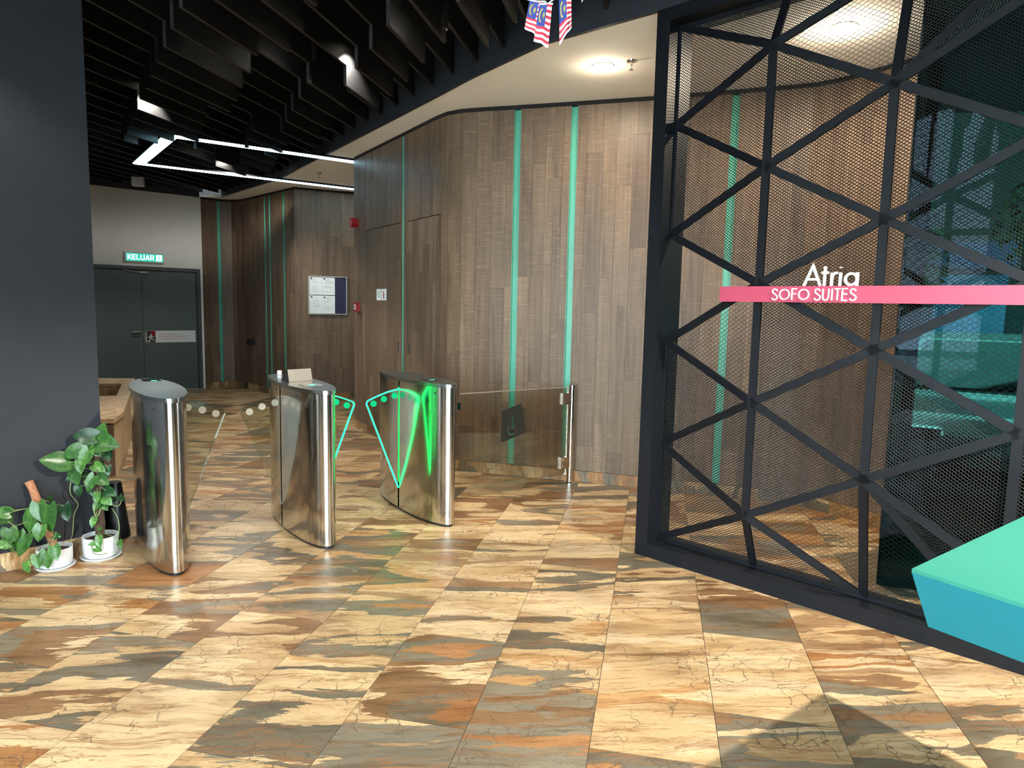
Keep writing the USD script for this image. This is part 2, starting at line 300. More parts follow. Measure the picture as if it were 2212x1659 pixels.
LEAF = leafmat('pothos_leaf', (.024, .082, .018), (.055, .15, .028))
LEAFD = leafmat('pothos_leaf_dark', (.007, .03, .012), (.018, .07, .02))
ASPH = plain('asphalt', (.07, .075, .075), 0.9, noise=0.25, scale=30)
CARW = plain('car_paint', (.82, .84, .86), 0.12, spec=0.6, noise=0.0, coat_weight=0.6)
CARG = plain('car_glass', (.03, .04, .045), 0.05)
TYRE = plain('tyre', (.02, .02, .02), 0.8)
HEDGE = plain('hedge_leaf', (.02, .055, .015), 0.7, noise=0.5, scale=9)
TRUNK = plain('bark', (.09, .065, .045), 0.9)
FRED = plain('flag_red', (.62, .03, .06), 0.75); FWHT = plain('flag_white', (.80, .80, .84), 0.75)
FBLU = plain('flag_blue', (.035, .055, .26), 0.7); FYEL = plain('flag_yellow', (.80, .68, .18), 0.7)

# ------------------------------------------------------------------ geometry of the place
ZC = 3.27
MID = np.array([(-2.118, 7.98), (-.56, 6.355), (-.42, 6.228), (-.27, 6.158), (-.05, 6.13), (.2, 6.113), (.75, 6.065), (1.4, 6.0), (2.0, 5.912), (2.45, 5.845), (2.62, 5.808), (2.74, 5.745), (2.85, 5.652), (2.95, 5.55), (3.169, 5.329)])
FAR = np.array([(-6.148, 10.69), (-6.06, 10.86), (-5.95, 10.985), (-5.80, 11.055), (-5.62, 11.02), (-5.40, 10.885), (-3.967, 9.884)])
REC = np.array([(-3.967, 9.884), (-3.249, 10.422), (-1.55, 11.70)])
REC2 = np.array([(-1.55, 11.70), (-.65, 9.51), (-2.118, 7.98)])
DW = np.array([(-8.25, 7.81), (-6.148, 10.69)])
DA, DU, DN = np.array([-7.085, 9.408]), np.array([.590, .8074]), np.array([.8074, -.590])
FAS = [(-5.753, 10.716), (-3.76, 9.192), (-3.096, 8.50), (-2.398, 7.823), (-.428, 5.85), (.046, 5.369), (.72, 4.752), (1.4325, 4.367), (1.789, 4.16), (5.6, 1.93)]
LWA, LWB = np.array([-5.2, -2.5]), np.array([-1.75, 3.55])
ROOM = Polygon([(-5.2, -2.5), (-1.75, 3.55), (-7.5, 4.1), (-8.25, 7.81), (-6.148, 10.69)] + [tuple(p) for p in FAR[1:]] + [tuple(p) for p in REC[1:]] + [(-.65, 9.51)] + [tuple(p) for p in MID] + [(2.82, 4.18), (6.5, 3.6), (6.5, -2.5)])

# ------------------------------------------------------------------ floor
WT, LT = 0.45, 0.6775
fl = T('floor', kind='structure')
fl.part('grout_bed', extr(ROOM.buffer(0.02), 0.05, -0.0525), GROUT)
def see(p):
    v = np.array(p) - CAM; z = v @ fw
    if z < .3: return False
    x, y = 1106 + 1498 * (v @ rt) / z, 829 - 1498 * (v @ up) / z
    return -260 < x < 2470 and y < 1950
spare = []
for k in range(-18, 15):
    y0 = (4.355 if k % 2 == 0 else 5.11) * WT
    for j in range(-10, 16):
        a, b = y0 + j * LT, y0 + (j + 1) * LT
        q = sbox(k * WT + .0014, a + .0014, (k + 1) * WT - .0014, b - .0014)
        q2 = q if ROOM.contains(q) else q.intersection(ROOM.buffer(-0.001))
        if q2.is_empty or q2.area < .004: continue
        dz = rng.uniform(-.0004, .0004)
        m = box(*q.bounds[0::2], *q.bounds[1::2], -.01, dz) if q2.equals(q) else extr(q2, .01 + dz, -.01)
        c = q2.centroid
        if see((c.x, c.y, 0)): fl.part('tile', m, TILE)
        else: spare.append(m)
if spare: fl.part('tile_field', cat(*spare), TILE, kind='stuff')

# ------------------------------------------------------------------ walls
def arc(P):
    d = np.hypot(*np.diff(P, axis=0).T); return np.r_[0, np.cumsum(d)]
def at(P, S, s):
    s = np.clip(s, 0, S[-1]); return np.array([np.interp(s, S, P[:, 0]), np.interp(s, S, P[:, 1])])
def s_of(P, S, q):
    ss = np.linspace(0, S[-1], 4000); pts = np.stack([np.interp(ss, S, P[:, 0]), np.interp(ss, S, P[:, 1])], 1)
    return ss[np.argmin(np.hypot(*(pts - np.array(q)).T))]
def wallband(P, n_sign, t0, t1, z0, z1, step=None):
    S = arc(P); ss = S if step is None else np.unique(np.r_[S, np.arange(0, S[-1], step)]); ms = []
    for a, b in zip(ss[:-1], ss[1:]):
        A, B = at(P, S, a), at(P, S, b); d = (B - A) / np.linalg.norm(B - A); n = np.array([d[1], -d[0]]) * n_sign
        ms.append(fix(obox(A, B, n, t0, t1, z0, z1)))
    return cat(*ms)
def plank_wall(name, P, strips, doors=(), z0=.1, z1=3.235, avg=.125, parts_cap=300, trim=None, skirt=None):
    """Backing + separate planks with staggered ends + teal channels; doors: (s0, s1, ztop) flush doors cut into the planks."""
    w = T(name, kind='structure'); S = arc(P)
    w.part('backing', wallband(P, 1, -.14, -.034, 0, ZC), WOODBACK)
    cuts = sorted({0.0, float(S[-1])} | {x for st in strips for x in st} | {x for d in doors for x in d[:2]})
    lanes = []
    for a, b in zip(cuts[:-1], cuts[1:]):
        if any(abs(a - st[0]) < 1e-6 and abs(b - st[1]) < 1e-6 for st in strips): continue
        x = a
        while x < b - 1e-6:
            wd = rng.choice([.075, .115, .135, .15]) * avg / .125
            if b - (x + wd) < .055: wd = b - x
            lanes.append((x, min(x + wd, b))); x += wd
    for a, b in lanes:
        zc = [z0]; z = z0 - rng.uniform(.1, 1.0)
        while True:
            z += rng.uniform(.85, 1.35)
            if z > z1 - .1: break
            if z > z0 + .1: zc.append(z)
        zc.append(z1)
        dz = [d[2] for d in doors if a >= d[0] - 1e-6 and b <= d[1] + 1e-6]
        edge = [d for d in doors if min(abs(a - d[0]), abs(a - d[1])) < 1e-6], [d for d in doors if min(abs(b - d[0]), abs(b - d[1])) < 1e-6]
        ga, gb = (.0022 if edge[0] else .0006), (.0022 if edge[1] else .0006)
        if dz: zc = sorted([q for q in zc if abs(q - dz[0]) > .12] + [dz[0]])
        A, B = at(P, S, a + ga), at(P, S, b - gb); d = (B - A) / np.linalg.norm(B - A); n = np.array([d[1], -d[0]])
        for p, q in zip(zc[:-1], zc[1:]):
            g0 = .004 if dz and abs(p - dz[0]) < 1e-6 else .0006; g1 = .004 if dz and abs(q - dz[0]) < 1e-6 else .0006
            w.part('plank', fix(obox(A, B, n, -.0338, .006 + rng.uniform(-.0009, .0009), p + g0, q - g1)), WOOD)
    for a, b in strips:
        A, B = at(P, S, a), at(P, S, b); d = (B - A) / np.linalg.norm(B - A); n = np.array([d[1], -d[0]])
        e = .006
        m = cat(fix(obox(A, B, n, -.0338, -.030, z0, z1)), fix(obox(A, A + d * .003, n, -.030, .0045, z0, z1)), fix(obox(B - d * .003, B, n, -.030, .0045, z0, z1)))
        w.part('accent_strip', m, TEAL)
    w.part('shadow_gap', wallband(P, 1, -.034, .004, z1, ZC), VOID)
    if skirt:
        b = T(skirt, kind='structure'); x = 0
        while x < S[-1] - .02:
            y = min(x + .45, S[-1]); ms = []
            ks = np.unique(np.r_[x + .001, S[(S > x + .001) & (S < y - .001)], y - .001])
            for p, q in zip(ks[:-1], ks[1:]):
                A, B = at(P, S, p), at(P, S, q); d = (B - A) / np.linalg.norm(B - A); n = np.array([d[1], -d[0]])
                ms.append(fix(obox(A, B, n, -.004, .012, 0, .098)))
            b.part('tile', cat(*ms), SKIRT); x = y
    return w
S = arc(MID)
sx = lambda x: s_of(MID, S, (x, np.interp(x, MID[:, 0], MID[:, 1])))
wr = plank_wall('wall_right', MID, [(1.478, 1.518), (sx(.232), sx(.290)), (sx(.732), sx(.790)), (sx(2.022), sx(2.082))], [(.40, 1.44, 2.376), (1.60, 2.36, 2.372)], skirt='baseboard_right')
SF = arc(FAR)
sf = lambda q: s_of(FAR, SF, q)
fdir = (FAR[-1] - FAR[-2]) / np.linalg.norm(FAR[-1] - FAR[-2]); F0 = np.array([-5.8066, 11.1522]); fd = (FAR[-1] - F0) / np.linalg.norm(FAR[-1] - F0)
fs = [(.27, .33)] + [(sf(F0 + fd * a), sf(F0 + fd * a) + .055) for a in (1.165, 1.345, 1.85)]
wf = plank_wall('wall_back', FAR, fs, avg=.15, skirt='baseboard_back')
plank_wall('wall_recess', REC, [], avg=.17, skirt='baseboard_recess')
wq = T('wall_return', kind='structure'); wq.part('panel', wallband(REC2, 1, -.1, 0, 0, ZC), WOOD)
# white wall with the exit door
wd = T('wall_white', kind='structure')
def dpt(s, z, t=0.0): return np.array([*(DA + DU * s + DN * t), z])
s_lo = -1.98
def dbox(s0, s1, z0, z1, t0, t1): return fix(obox(DA + DU * s0, DA + DU * s1, DN, t0, t1, z0, z1))
wd.part('plaster', cat(dbox(s_lo, -.29, 0, ZC, -.14, 0), dbox(1.548, 1.588, 0, ZC, -.14, 0), dbox(-.29, 1.548, 2.055, ZC, -.14, 0)), WHITE)
wd.part('backing', dbox(-.5, 1.75, 0, 2.3, -.32, -.16), VOID)  # dark block added behind the door to stop light leaks
wl = T('wall_left', kind='structure')
ld = (LWB - LWA) / np.linalg.norm(LWB - LWA); ln = np.array([ld[1], -ld[0]])
wl.part('panel', fix(obox(LWA, LWB, ln, -.3, 0, 0, 4.3)), NAVY)
wl.part('return_panel', fix(obox(LWB - ln * .3, (-7.5, 4.1), np.array([.0953, .9954]), -.25, 0, 0, 4.3)), WHITE)
bl = T('baseboard_left', kind='structure')
x = 0; LL = np.linalg.norm(LWB - LWA)
while x < LL - .02:
    y = min(x + .45, LL); bl.part('tile', fix(obox(LWA + ld * (x + .001), LWA + ld * (y - .001), ln, 0, .014, 0, .105)), SKIRT); x = y
T('wall_side', kind='structure').part('panel', fix(obox((-7.5, 4.1), (-8.25, 7.81), np.array([.98, .198]), -.2, 0, 0, 4.3)), WHITE)
sh = T('wall_shell', kind='structure')  # unseen panels added to stop sky light leaking in
for A_, B_ in (((-8.75, 3.6), (-8.75, 13.1)), ((-8.75, 13.1), (3.35, 13.1)), ((3.35, 13.1), (3.32, 5.52)), ((-8.75, 3.6), (-2.3, 3.75))):
    A_, B_ = np.array(A_), np.array(B_); d_ = (B_ - A_) / np.linalg.norm(B_ - A_); sh.part('panel', fix(obox(A_, B_, np.array([d_[1], -d_[0]]), -.06, .06, -.1, 4.4)), VOID)
T('wall_end', kind='structure').part('panel', box(6.5, 6.7, -2.5, 3.6, 0, 4.3), NAVY)

# ------------------------------------------------------------------ ceilings
T('ceiling', kind='structure').part('soffit', extr(Polygon(FAS + [(6.5, 3.6), (2.82, 4.2), (3.2, 5.4), (2.4, 12.6), (-7.2, 12.6), (-8.3, 10.2), (-6.19, 10.76)]).buffer(0), .04, ZC), CEIL)
FA = np.array(FAS)
T('trim_1', kind='structure').part('fascia', wallband(FA, 1, 0, .03, ZC - .004, 4.3), FASCIA)
T('trim_2', kind='structure').part('wall_top_band', dbox(-1.98, 1.56, ZC - .012, 4.3, .0, .03), FASCIA)
outer = Polygon([(-5.3, -2.7), (6.7, -2.7), (6.7, 3.6), (2.85, 4.2), (3.2, 5.4), (2.4, 12.6), (-7.2, 12.6), (-8.5, 7.8), (-8.5, 4.0), (-2.5, 3.4)]).buffer(.05)
T('roof', kind='structure').part('slab', extr(outer, .2, 4.3), VOID)
# baffles: each slat is one mesh, its lower edge stepping up and down along its length
C1, C2 = np.array([-5.04, 7.93]), np.array([-3.58, 6.65])
ldir = np.array([.69, .7238]); LE = 2.95
C3, C4 = C2 + ldir * LE, C1 + ldir * LE
ledpoly = unary_union([LineString([C1, C2]), LineString([C2, C3]), LineString([C1, C4])]).buffer(.12).union(LineString([C1 + (C2 - C1) * -.05, C1 + (C2 - C1) * .72]).buffer(.34))
FASP = Polygon([(-9, -2.6), (6.4, -2.6), (6.4, 1.5)] + FAS[::-1] + [(-6.2, 10.6), (-8.3, 7.7), (-8.3, 4.2), (-1.9, 3.75), (-5.1, -2.4)]).buffer(0)
LEFTCUT = Polygon([LWA - ln * .32, LWB - ln * .32, LWB + ln * .02, LWA + ln * .02]).buffer(.02)
bf = T('ceiling_baffles', kind='structure', label='black timber slat ceiling stepping up and down above the lobby')
def level(X, Y, k):
    u = X + Y; j = ((k * 7919) % 5) * .09 - .18
    if X < -4.15: return 3.33
    if u < 2.45: return 3.33
    if u < 3.32 + j * .6: return 3.17
    if u < 4.08 + j: return 3.36
    if u < 4.75 + j: return 3.21
    return 3.36
for k in range(-30, 24):
    X = -2.467 + .257 * k
    if X > 5.5 or X < -8.2: continue
    ln_ = LineString([(X, -2.5), (X, 11)]).intersection(FASP.buffer(-.012)).difference(LEFTCUT)
    for seg in getattr(ln_, 'geoms', [ln_]):
        if seg.is_empty or seg.length < .25: continue
        ya, yb = sorted((seg.coords[0][1], seg.coords[-1][1]))
        ys = np.arange(ya, yb, .02); zz = []
        for y in ys:
            z = level(X, y, k)
            if ledpoly.contains(Point(X, y)): z = max(z, 3.30)
            zz.append(z)
        edges = [ya] + [ys[i] for i in range(1, len(ys)) if zz[i] != zz[i - 1]] + [yb]
        lv = [zz[0]] + [zz[i] for i in range(1, len(ys)) if zz[i] != zz[i - 1]]
        prof = [(ya, 3.75)]
        for a, b, z in zip(edges[:-1], edges[1:], lv): prof += [(a, z), (b, z)]
        prof += [(yb, 3.75)]
        pg = Polygon(prof).buffer(0)
        m = extr(pg, .024)                  # drawn in (y, z), extruded in x
        v = np.stack([X - .012 + m[0][:, 2], m[0][:, 0], m[0][:, 1]], 1)
        bf.part('slat', fix((v, m[1])), BLACK)

# ------------------------------------------------------------------ right-hand glazing and the street outside
for i, (A, B) in enumerate((((3.169, 5.329), (2.82, 4.18)), ((2.82, 4.18), (6.5, 3.6)))):
    A, B = np.array(A), np.array(B); d = (B - A) / np.linalg.norm(B - A); n = np.array([d[1], -d[0]])
    w = T('window_%d' % (i + 1), kind='structure'); w.part('pane', fix(obox(A + d * .004, B - d * .004, n, -.006, .006, .0, 4.3)), GREENG)
w = T('window_3', kind='structure')  # unseen glazing behind the camera, lets the daylight in
w.part('pane', box(-5.2, 6.5, -2.52, -2.508, 0, 4.3), CLEAR)
for xx in np.arange(-5.15, 6.6, 1.93): w.part('mullion', box(xx - .03, xx + .03, -2.56, -2.46, 0, 4.3), FRAME)
w.part('transom', box(-5.2, 6.5, -2.55, -2.47, 2.6, 2.68), FRAME)
we = T('wall_entrance', kind='structure')  # unseen dark panels narrowing the daylight mirrored in the steel
for a_, b_ in ((-5.3, -2.5), (3.7, 6.6)): we.part('panel', box(a_, b_, -2.75, -2.57, 0, 4.3), NAVY)

# ------------------------------------------------------------------ mesh screen
K = np.array([1.443, 4.329]); SD = np.array([.841, -.541]); SD /= np.linalg.norm(SD); SN = np.array([-SD[1], SD[0]]) * -1.0
SN = np.array([SD[1], -SD[0]])             # towards the lobby
def sp(s, z, o=0.0): return np.array([*(K + SD * s + SN * o), z])
SN3 = np.array([*SN, 0.0]); SD3 = np.array([*SD, 0.0])
SW, SH, DEP = 2.64, 3.262, .25
ms = T('mesh_screen', loc=sp(SW / 2, 0, -.12), rz=math.atan2(SD[1], SD[0]), label='black steel framed screen of triangular expanded mesh panels beside the walkway', cat='screen')
def sbx(s0, s1, z0, z1, o0, o1): return fix(hexa([sp(s0, z0, o0), sp(s1, z0, o0), sp(s1, z0, o1), sp(s0, z0, o1), sp(s0, z1, o0), sp(s1, z1, o0), sp(s1, z1, o1), sp(s0, z1, o1)]))
ms.part('post', sbx(0, .088, 0, SH, -DEP, 0), FRAME); ms.part('post', sbx(SW - .088, SW, 0, SH, -DEP, 0), FRAME)
ms.part('bottom_rail', sbx(.088, SW - .088, 0, .088, -DEP, 0), FRAME); ms.part('top_rail', sbx(.088, SW - .088, SH - .07, SH, -DEP, 0), FRAME)
for s, z in ((.045, 2.05), (.045, 1.5), (.05, .055), (.3, .045)):
    ms.part('bolt', disc(sp(s, z, .002), .011, .006, SN3, 12), FRAME)
cols = [.078, .727, 1.318, 1.912, 2.56]
zE = [.10, .71, 1.346, 1.99, 2.627, 3.185]
zO = [.42, 1.05, 1.688, 2.292, 2.90]; zM = [.735, 1.37, 1.981, 2.595]
ob = -.12
ND = {}
for i, z in enumerate(zE): ND['L%d' % i] = sp(cols[0] + .01, z, ob); ND['R%d' % i] = sp(cols[4], z, ob)
for i, z in enumerate(zO): ND['A%d' % i] = sp(cols[1], z, .02); ND['C%d' % i] = sp(cols[3], z, .02)
for i, z in enumerate(zM): ND['B%d' % i] = sp(cols[2], z, .02)
for n_, c_ in zip('abc', cols[1:4]): ND[n_ + '0'] = sp(c_, .098, ob); ND[n_ + '1'] = sp(c_, 3.187, ob)
tri = []
for side, col in (('L', 'A'), ('R', 'C')):
    for i in range(5):
        tri.append((side + str(i), side + str(i + 1), col + str(i)))
        if i < 4: tri.append((side + str(i + 1), col + str(i), col + str(i + 1)))
for i in range(4): tri += [('A%d' % i, 'A%d' % (i + 1), 'B%d' % i), ('C%d' % i, 'C%d' % (i + 1), 'B%d' % i)]
for i in range(3): tri += [('A%d' % (i + 1), 'B%d' % i, 'B%d' % (i + 1)), ('C%d' % (i + 1), 'B%d' % i, 'B%d' % (i + 1))]
tri += [('L0', 'a0', 'A0'), ('A0', 'a0', 'b0'), ('A0', 'b0', 'B0'), ('B0', 'b0', 'c0'), ('B0', 'c0', 'C0'), ('C0', 'c0', 'R0')]
tri += [('L5', 'A4', 'a1'), ('A4', 'a1', 'b1'), ('A4', 'b1', 'B3'), ('B3', 'b1', 'c1'), ('B3', 'c1', 'C4'), ('C4', 'c1', 'R5')]
open_ = {frozenset(('L2', 'L3', 'A2')), frozenset(('R2', 'R3', 'C2'))}
coarse = {frozenset(t) for t in (('L2', 'A1', 'A2'), ('B1', 'C1', 'C2'), ('A4', 'b1', 'B3'), ('B0', 'b0', 'c0'), ('A0', 'b0', 'B0'), ('C4', 'c1', 'R5'))}
def mesh_facet(P0, P1, P2, lwd, h, w, th, tilt):
    P = np.array([P0, P1, P2]); n = np.cross(P1 - P0, P2 - P0); n /= np.linalg.norm(n)
    if n @ SN3 < 0: n = -n
    b = UP - n * (UP @ n); b /= np.linalg.norm(b); a = np.cross(b, n)
    O = P.mean(0); uv = np.stack([(P - O) @ a, (P - O) @ b], 1); pg = Polygon(uv).buffer(-.004)
    x0, y0, x1, y1 = pg.bounds
    per = np.array([0, .16, .5, .66]) * lwd; hh = np.array([-h / 2, -h / 2, h / 2, h / 2])
    xs = np.concatenate([per + i * lwd for i in range(int(math.floor(x0 / lwd)) - 1, int(math.ceil(x1 / lwd)) + 2)])
    up_ = np.tile(hh, len(xs) // 4)
    SA, SB = [], []
    for j in range(int(math.floor(y0 / h)) - 1, int(math.ceil(y1 / h)) + 2):
        ys = j * h + (up_ if j % 2 == 0 else -up_)
        p = np.stack([xs, ys], 1); SA.append(p[:-1]); SB.append(p[1:])
    A, B = np.vstack(SA), np.vstack(SB)
    ring = np.array(pg.exterior.coords)[:3]
    if np.cross(ring[1] - ring[0], ring[2] - ring[0]) < 0: ring = ring[::-1]
    t0, t1 = np.zeros(len(A)), np.ones(len(A)); D = B - A
    for i in range(3):                      # clip all the segments by the three sides at once
        e0, e1 = ring[i], ring[(i + 1) % 3]; nn = np.array([-(e1 - e0)[1], (e1 - e0)[0]])
        da, dd = (A - e0) @ nn, D @ nn
        with np.errstate(divide='ignore', invalid='ignore'): t = -da / dd
        t0 = np.where(dd > 1e-12, np.maximum(t0, t), t0); t1 = np.where(dd < -1e-12, np.minimum(t1, t), t1)
        t1 = np.where((abs(dd) <= 1e-12) & (da < 0), -1, t1)
    ok = t1 - t0 > .03; A2, B2 = (A + D * t0[:, None])[ok], (A + D * t1[:, None])[ok]
    X = lambda q: O + q[:, :1] * a + q[:, 1:] * b
    A3, B3 = X(A2), X(B2)
    wv = (b * math.cos(tilt) + n * math.sin(tilt)) * w / 2; tv = (-b * math.sin(tilt) + n * math.cos(tilt)) * th
    off = np.array([-wv, wv, tv]); N = len(A3)
    V = np.concatenate([A3[:, None, :] + off, B3[:, None, :] + off], 1).reshape(-1, 3)
    f = np.array([[0, 1, 4], [0, 4, 3], [1, 2, 5], [1, 5, 4], [2, 0, 3], [2, 3, 5]])
    return V, (np.arange(N)[:, None, None] * 6 + f).reshape(-1, 3)
for t in tri:
    fsx = frozenset(t)
    if fsx in open_: continue
    P = [ND[q] for q in t]
    if fsx in coarse: m = mesh_facet(*P, .038, .0125, .0032, .0014, 1.15)
    else: m = mesh_facet(*P, .024, .0080, .0050, .0014, .12)
    ms.part('mesh_panel', m, MESH)
seen_e = set()
for t in tri:
    for i in range(3):
        e = frozenset((t[i], t[(i + 1) % 3]))
        if e in seen_e or len(e) < 2: continue
        seen_e.add(e); p, q = tuple(e); P, Q = ND[p], ND[q]
        if p[0] + q[0] in ('LL', 'RR') and False: continue
        if all(abs(v[2] - .1) < .01 for v in (P, Q)): w_ = .03
        elif p[0] == q[0] and p[0] in 'LR': w_ = .03
        else: w_ = .042
        if e == frozenset(('L2', 'L3')): continue
        d = (Q - P) / np.linalg.norm(Q - P); n = SN3 - d * (SN3 @ d)
        ms.part('strut', beam(P + n * .006, Q + n * .006, w_, .014, n), FRAME)
# pink sign band on the screen
LET = {'S': [[(.52, .80), (.43, .93), (.30, .985), (.16, .95), (.07, .82), (.10, .67), (.24, .56), (.40, .45), (.52, .34), (.54, .19), (.45, .06), (.30, .01), (.14, .04), (.04, .18)]],
       'O': 'ring', 'F': [[(.07, 0), (.07, 1), (.48, 1)], [(.07, .55), (.46, .55)]], 'U': [[(.07, 1), (.07, .30), (.12, .12), (.22, .03), (.32, .01), (.42, .03), (.52, .12), (.57, .30), (.57, 1)]],
       'I': [[(.07, 0), (.07, 1)]], 'T': [[(.25, 0), (.25, 1)], [(.0, 1), (.5, 1)]], 'E': [[(.50, 0), (.07, 0), (.07, 1), (.50, 1)], [(.07, .55), (.48, .55)]],
       'A': [[(0, 0), (.42, 1), (.84, 0)], [(.15, .34), (.69, .34)]], 't': [[(.16, 0), (.16, .98)], [(.0, .66), (.34, .66)]], 'r': [[(.06, 0), (.06, .66)], [(.06, .40), (.12, .56), (.22, .65), (.32, .64)]],
       'i': [[(.06, 0), (.06, .66)], [(.06, .88), (.06, .93)]], 'a': 'aring'}
ADV = {'S': .68, 'O': 1.12, 'F': .62, 'U': .78, 'I': .27, 'T': .58, 'E': .66, 'A': .93, 't': .48, 'r': .44, 'i': .26, 'a': .75, ' ': .30}
def letter(ch, h, sw):
    g = LET[ch]
    if g == 'ring': s = Point(.5 * h, .5 * h).buffer(.5 * h, 24); return s.difference(Point(.5 * h, .5 * h).buffer(.5 * h - sw, 24))
    if g == 'aring': s = Point(.33 * h, .33 * h).buffer(.335 * h, 24).difference(Point(.33 * h, .33 * h).buffer(.335 * h - sw, 24)); return s.union(sbox(.665 * h - sw, 0, .665 * h, .66 * h))
    return unary_union([LineString(np.array(l) * h).buffer(sw / 2, cap_style=2, join_style=1 if ch in 'SUr' else 2) for l in g])
band = T('name_band', loc=sp(.53, 1.63, .05), rz=math.atan2(SD[1], SD[0]), label='long pink sign band with white lettering across the mesh screen', cat='sign')
BO = .085
band.part('band', sbx(.535, 2.60, 1.590, 1.671, BO - .03, BO), PINK)
for s in (.75, 1.35, 1.95): band.part('bracket', sbx(s - .015, s + .015, 1.61, 1.65, .02, BO - .03), FRAME)
s = .828
for ch in 'SOFO SUITES':
    h = .056
    if ch != ' ':
        q = letter(ch, h, .0066); band.part('letter', place(extr(q, .006), sp(s, 1.6015, BO), SD3, UP), WHT)
    s += ADV[ch] * h
s = .982; h = .098
for ch in 'Atria':
    q = letter(ch, h, .012); band.part('letter', place(extr(q, .014), sp(s, 1.671, BO - .022), SD3, UP), WHT); s += ADV[ch] * h * .93
# reception desk corner
dA, du, dv = np.array([2.076, 1.579]), np.array([.657, .754]), np.array([.707, -.707])
nI = np.array([.113, .189]) * 1.0
dk = T('reception_desk', loc=(*(dA + du * .6 + dv * .8), 0), label='faceted turquoise reception desk end with a sloping cyan front', cat='desk')
B_, E_ = dA + du * 1.21, dA + dv * 2.4
F_ = B_ + dv * 2.4
top = [dA, E_, F_, B_]
dk.part('counter_top', fix(hexa([[*p, .992] for p in top] + [[*p, 1.0] for p in top])), DESKT)
und = [dA + np.array([.113, .189]), E_ + np.array([.113, .189]), F_ - np.array([.10, .05]), B_ - np.array([.06, .09])]
dk.part('counter_body', fix(hexa([[*p, .795] for p in und] + [[*p, .992] for p in top])), DESKF)
bs = [dA + du * .35 + dv * 1.25, dA + du * .35 + dv * 2.3, dA + du * 1.1 + dv * 2.3, dA + du * 1.1 + dv * 1.25]
dk.part('base', fix(hexa([[*p, 0] for p in bs] + [[*p, .795] for p in bs])), DESKF)

# ------------------------------------------------------------------ turnstiles
AX = np.array([-.722, .692]); AX /= np.linalg.norm(AX); PP = np.array([-AX[1] * -1, -AX[0]]); PP = np.array([AX[1], -AX[0]])
TA, TB = .565, .133
def ell(a, b, n=96):
    t = np.arange(n) * 2 * np.pi / n; return np.stack([a * np.cos(t), b * np.sin(t)], 1)
def turnstile(c, label, flaps, grp=None):
    c = np.array(c); th = T('turnstile', loc=(*c, 0), rz=math.atan2(AX[1], AX[0]), label=label, cat='turnstile', group=grp)
    L = lambda t, p, z: np.array([t, -p, z])             # local: x along the axis; p > 0 is the right-hand side
    loc = dict(local=True)
    th.part('plinth', extr(Polygon(ell(TA - .012, TB - .012)), .02), BLK, **loc)
    slit = [(sd, sbox(-.012, min(-sd * .10, -sd * .2), .012, max(-sd * .10, -sd * .2))) for sd, _ in flaps]
    body = Polygon(ell(TA, TB))
    bl_ = body
    for _, q in slit: bl_ = bl_.difference(q)
    for a, b, z0, z1 in ((-1, -.435, .02, .978), (-.4325, .068, .02, .978), (.0705, .45, .02, .978), (.4525, 1, .02, .978)):
        lo = bl_.intersection(sbox(a, -1, b, 1)); full = body.intersection(sbox(a, -1, b, 1))
        pm = extr(lo, z1 - z0, z0)
        th.part('body_panel', pm, STEEL, smooth=35, **loc)
    th.part('core', extr(Polygon(ell(TA - .02, TB - .03)), .93, .022), BLK, **loc)
    lid = cat(extr(Polygon(ell(TA + .008, TB + .008)), .024, .978)); th.part('lid', lid, LIDM, smooth=35, **loc)
    for sgn in (-1, 1):
        for t, z in ((.09, .945), (-.30, .945), (-.46, .935)):
            p = TB * math.sqrt(1 - (t / TA) ** 2); nrm = np.array([t / TA ** 2, sgn * p / TB ** 2, 0]); nrm /= np.linalg.norm(nrm)
            th.part('sensor', disc([t, sgn * p, z], .0075, .004, nrm, 16), BLK, **loc)
    th.part('base_screw', disc([.02, TB * .999, .10], .005, .004, [0, 1, 0], 12), BLK, **loc)
    for sd, lit in flaps:
        # fan-shaped wing: low pivot, arched top, in the plane across the axis
        pts = [(.11, .16), (.15, .185)]; o = np.array([.385, .83])
        arcp = [(.377, .795), (.386, .812), (.384, .830), (.374, .842), (.30, .872), (.22, .898), (.15, .912), (.11, .918)]
        poly = Polygon([(.11, .17)] + [(.135, .172)] + arcp)
        def W(q, t0): v, f = q; return np.stack([t0 + v[:, 2], -sd * v[:, 0], v[:, 1]], 1), f
        fp = th.part('wing', fix(W(extr(poly, .008, -.004), 0)), FLAPG, **loc)
        edge = LineString([(.135, .172)] + arcp).buffer(.0042, cap_style=2)
        th.part('wing_edge', fix(W(extr(edge, .010, -.005), 0)), LEDG if lit else CLEAR, parent=fp, label='green lit edge of the wing' if lit else None, **loc)
        for i, (px, pz) in enumerate(((.332, .818), (.252, .847), (.168, .868))):
            th.part('marker_disc', fix(W(extr(Point(px, pz).buffer(.0225, 20), .0105, -.00525), 0)), DISCGLOW if lit else STICK, parent=fp, **loc)
        if lit:
            th.part('slot_light', fix(W(extr(sbox(.104, .2, .1085, .915), .004, -.010), 0)), LEDS, label='hidden green light line in the wing slot, tinting steel and floor', **loc)  # hidden emitter, placed to cast green on the steel and floor
    return th, loc
ts1, loc = turnstile((-1.446, 3.668), 'brushed steel turnstile nearest the potted plants, seen almost end on', [(1, False)])
rd = ts1.part('reader', fix(hexa([[.365, -.075, 1.002], [.53, -.075, 1.002], [.53, .03, 1.002], [.365, .03, 1.002], [.365, -.075, 1.004], [.53, -.075, 1.004], [.53, .03, 1.004], [.365, .03, 1.004]])), GLASSBLK, **loc)
ts1.part('reader_light', box(.375, .385, -.05, -.015, 1.004, 1.0055), LEDGP, parent=rd, **loc)
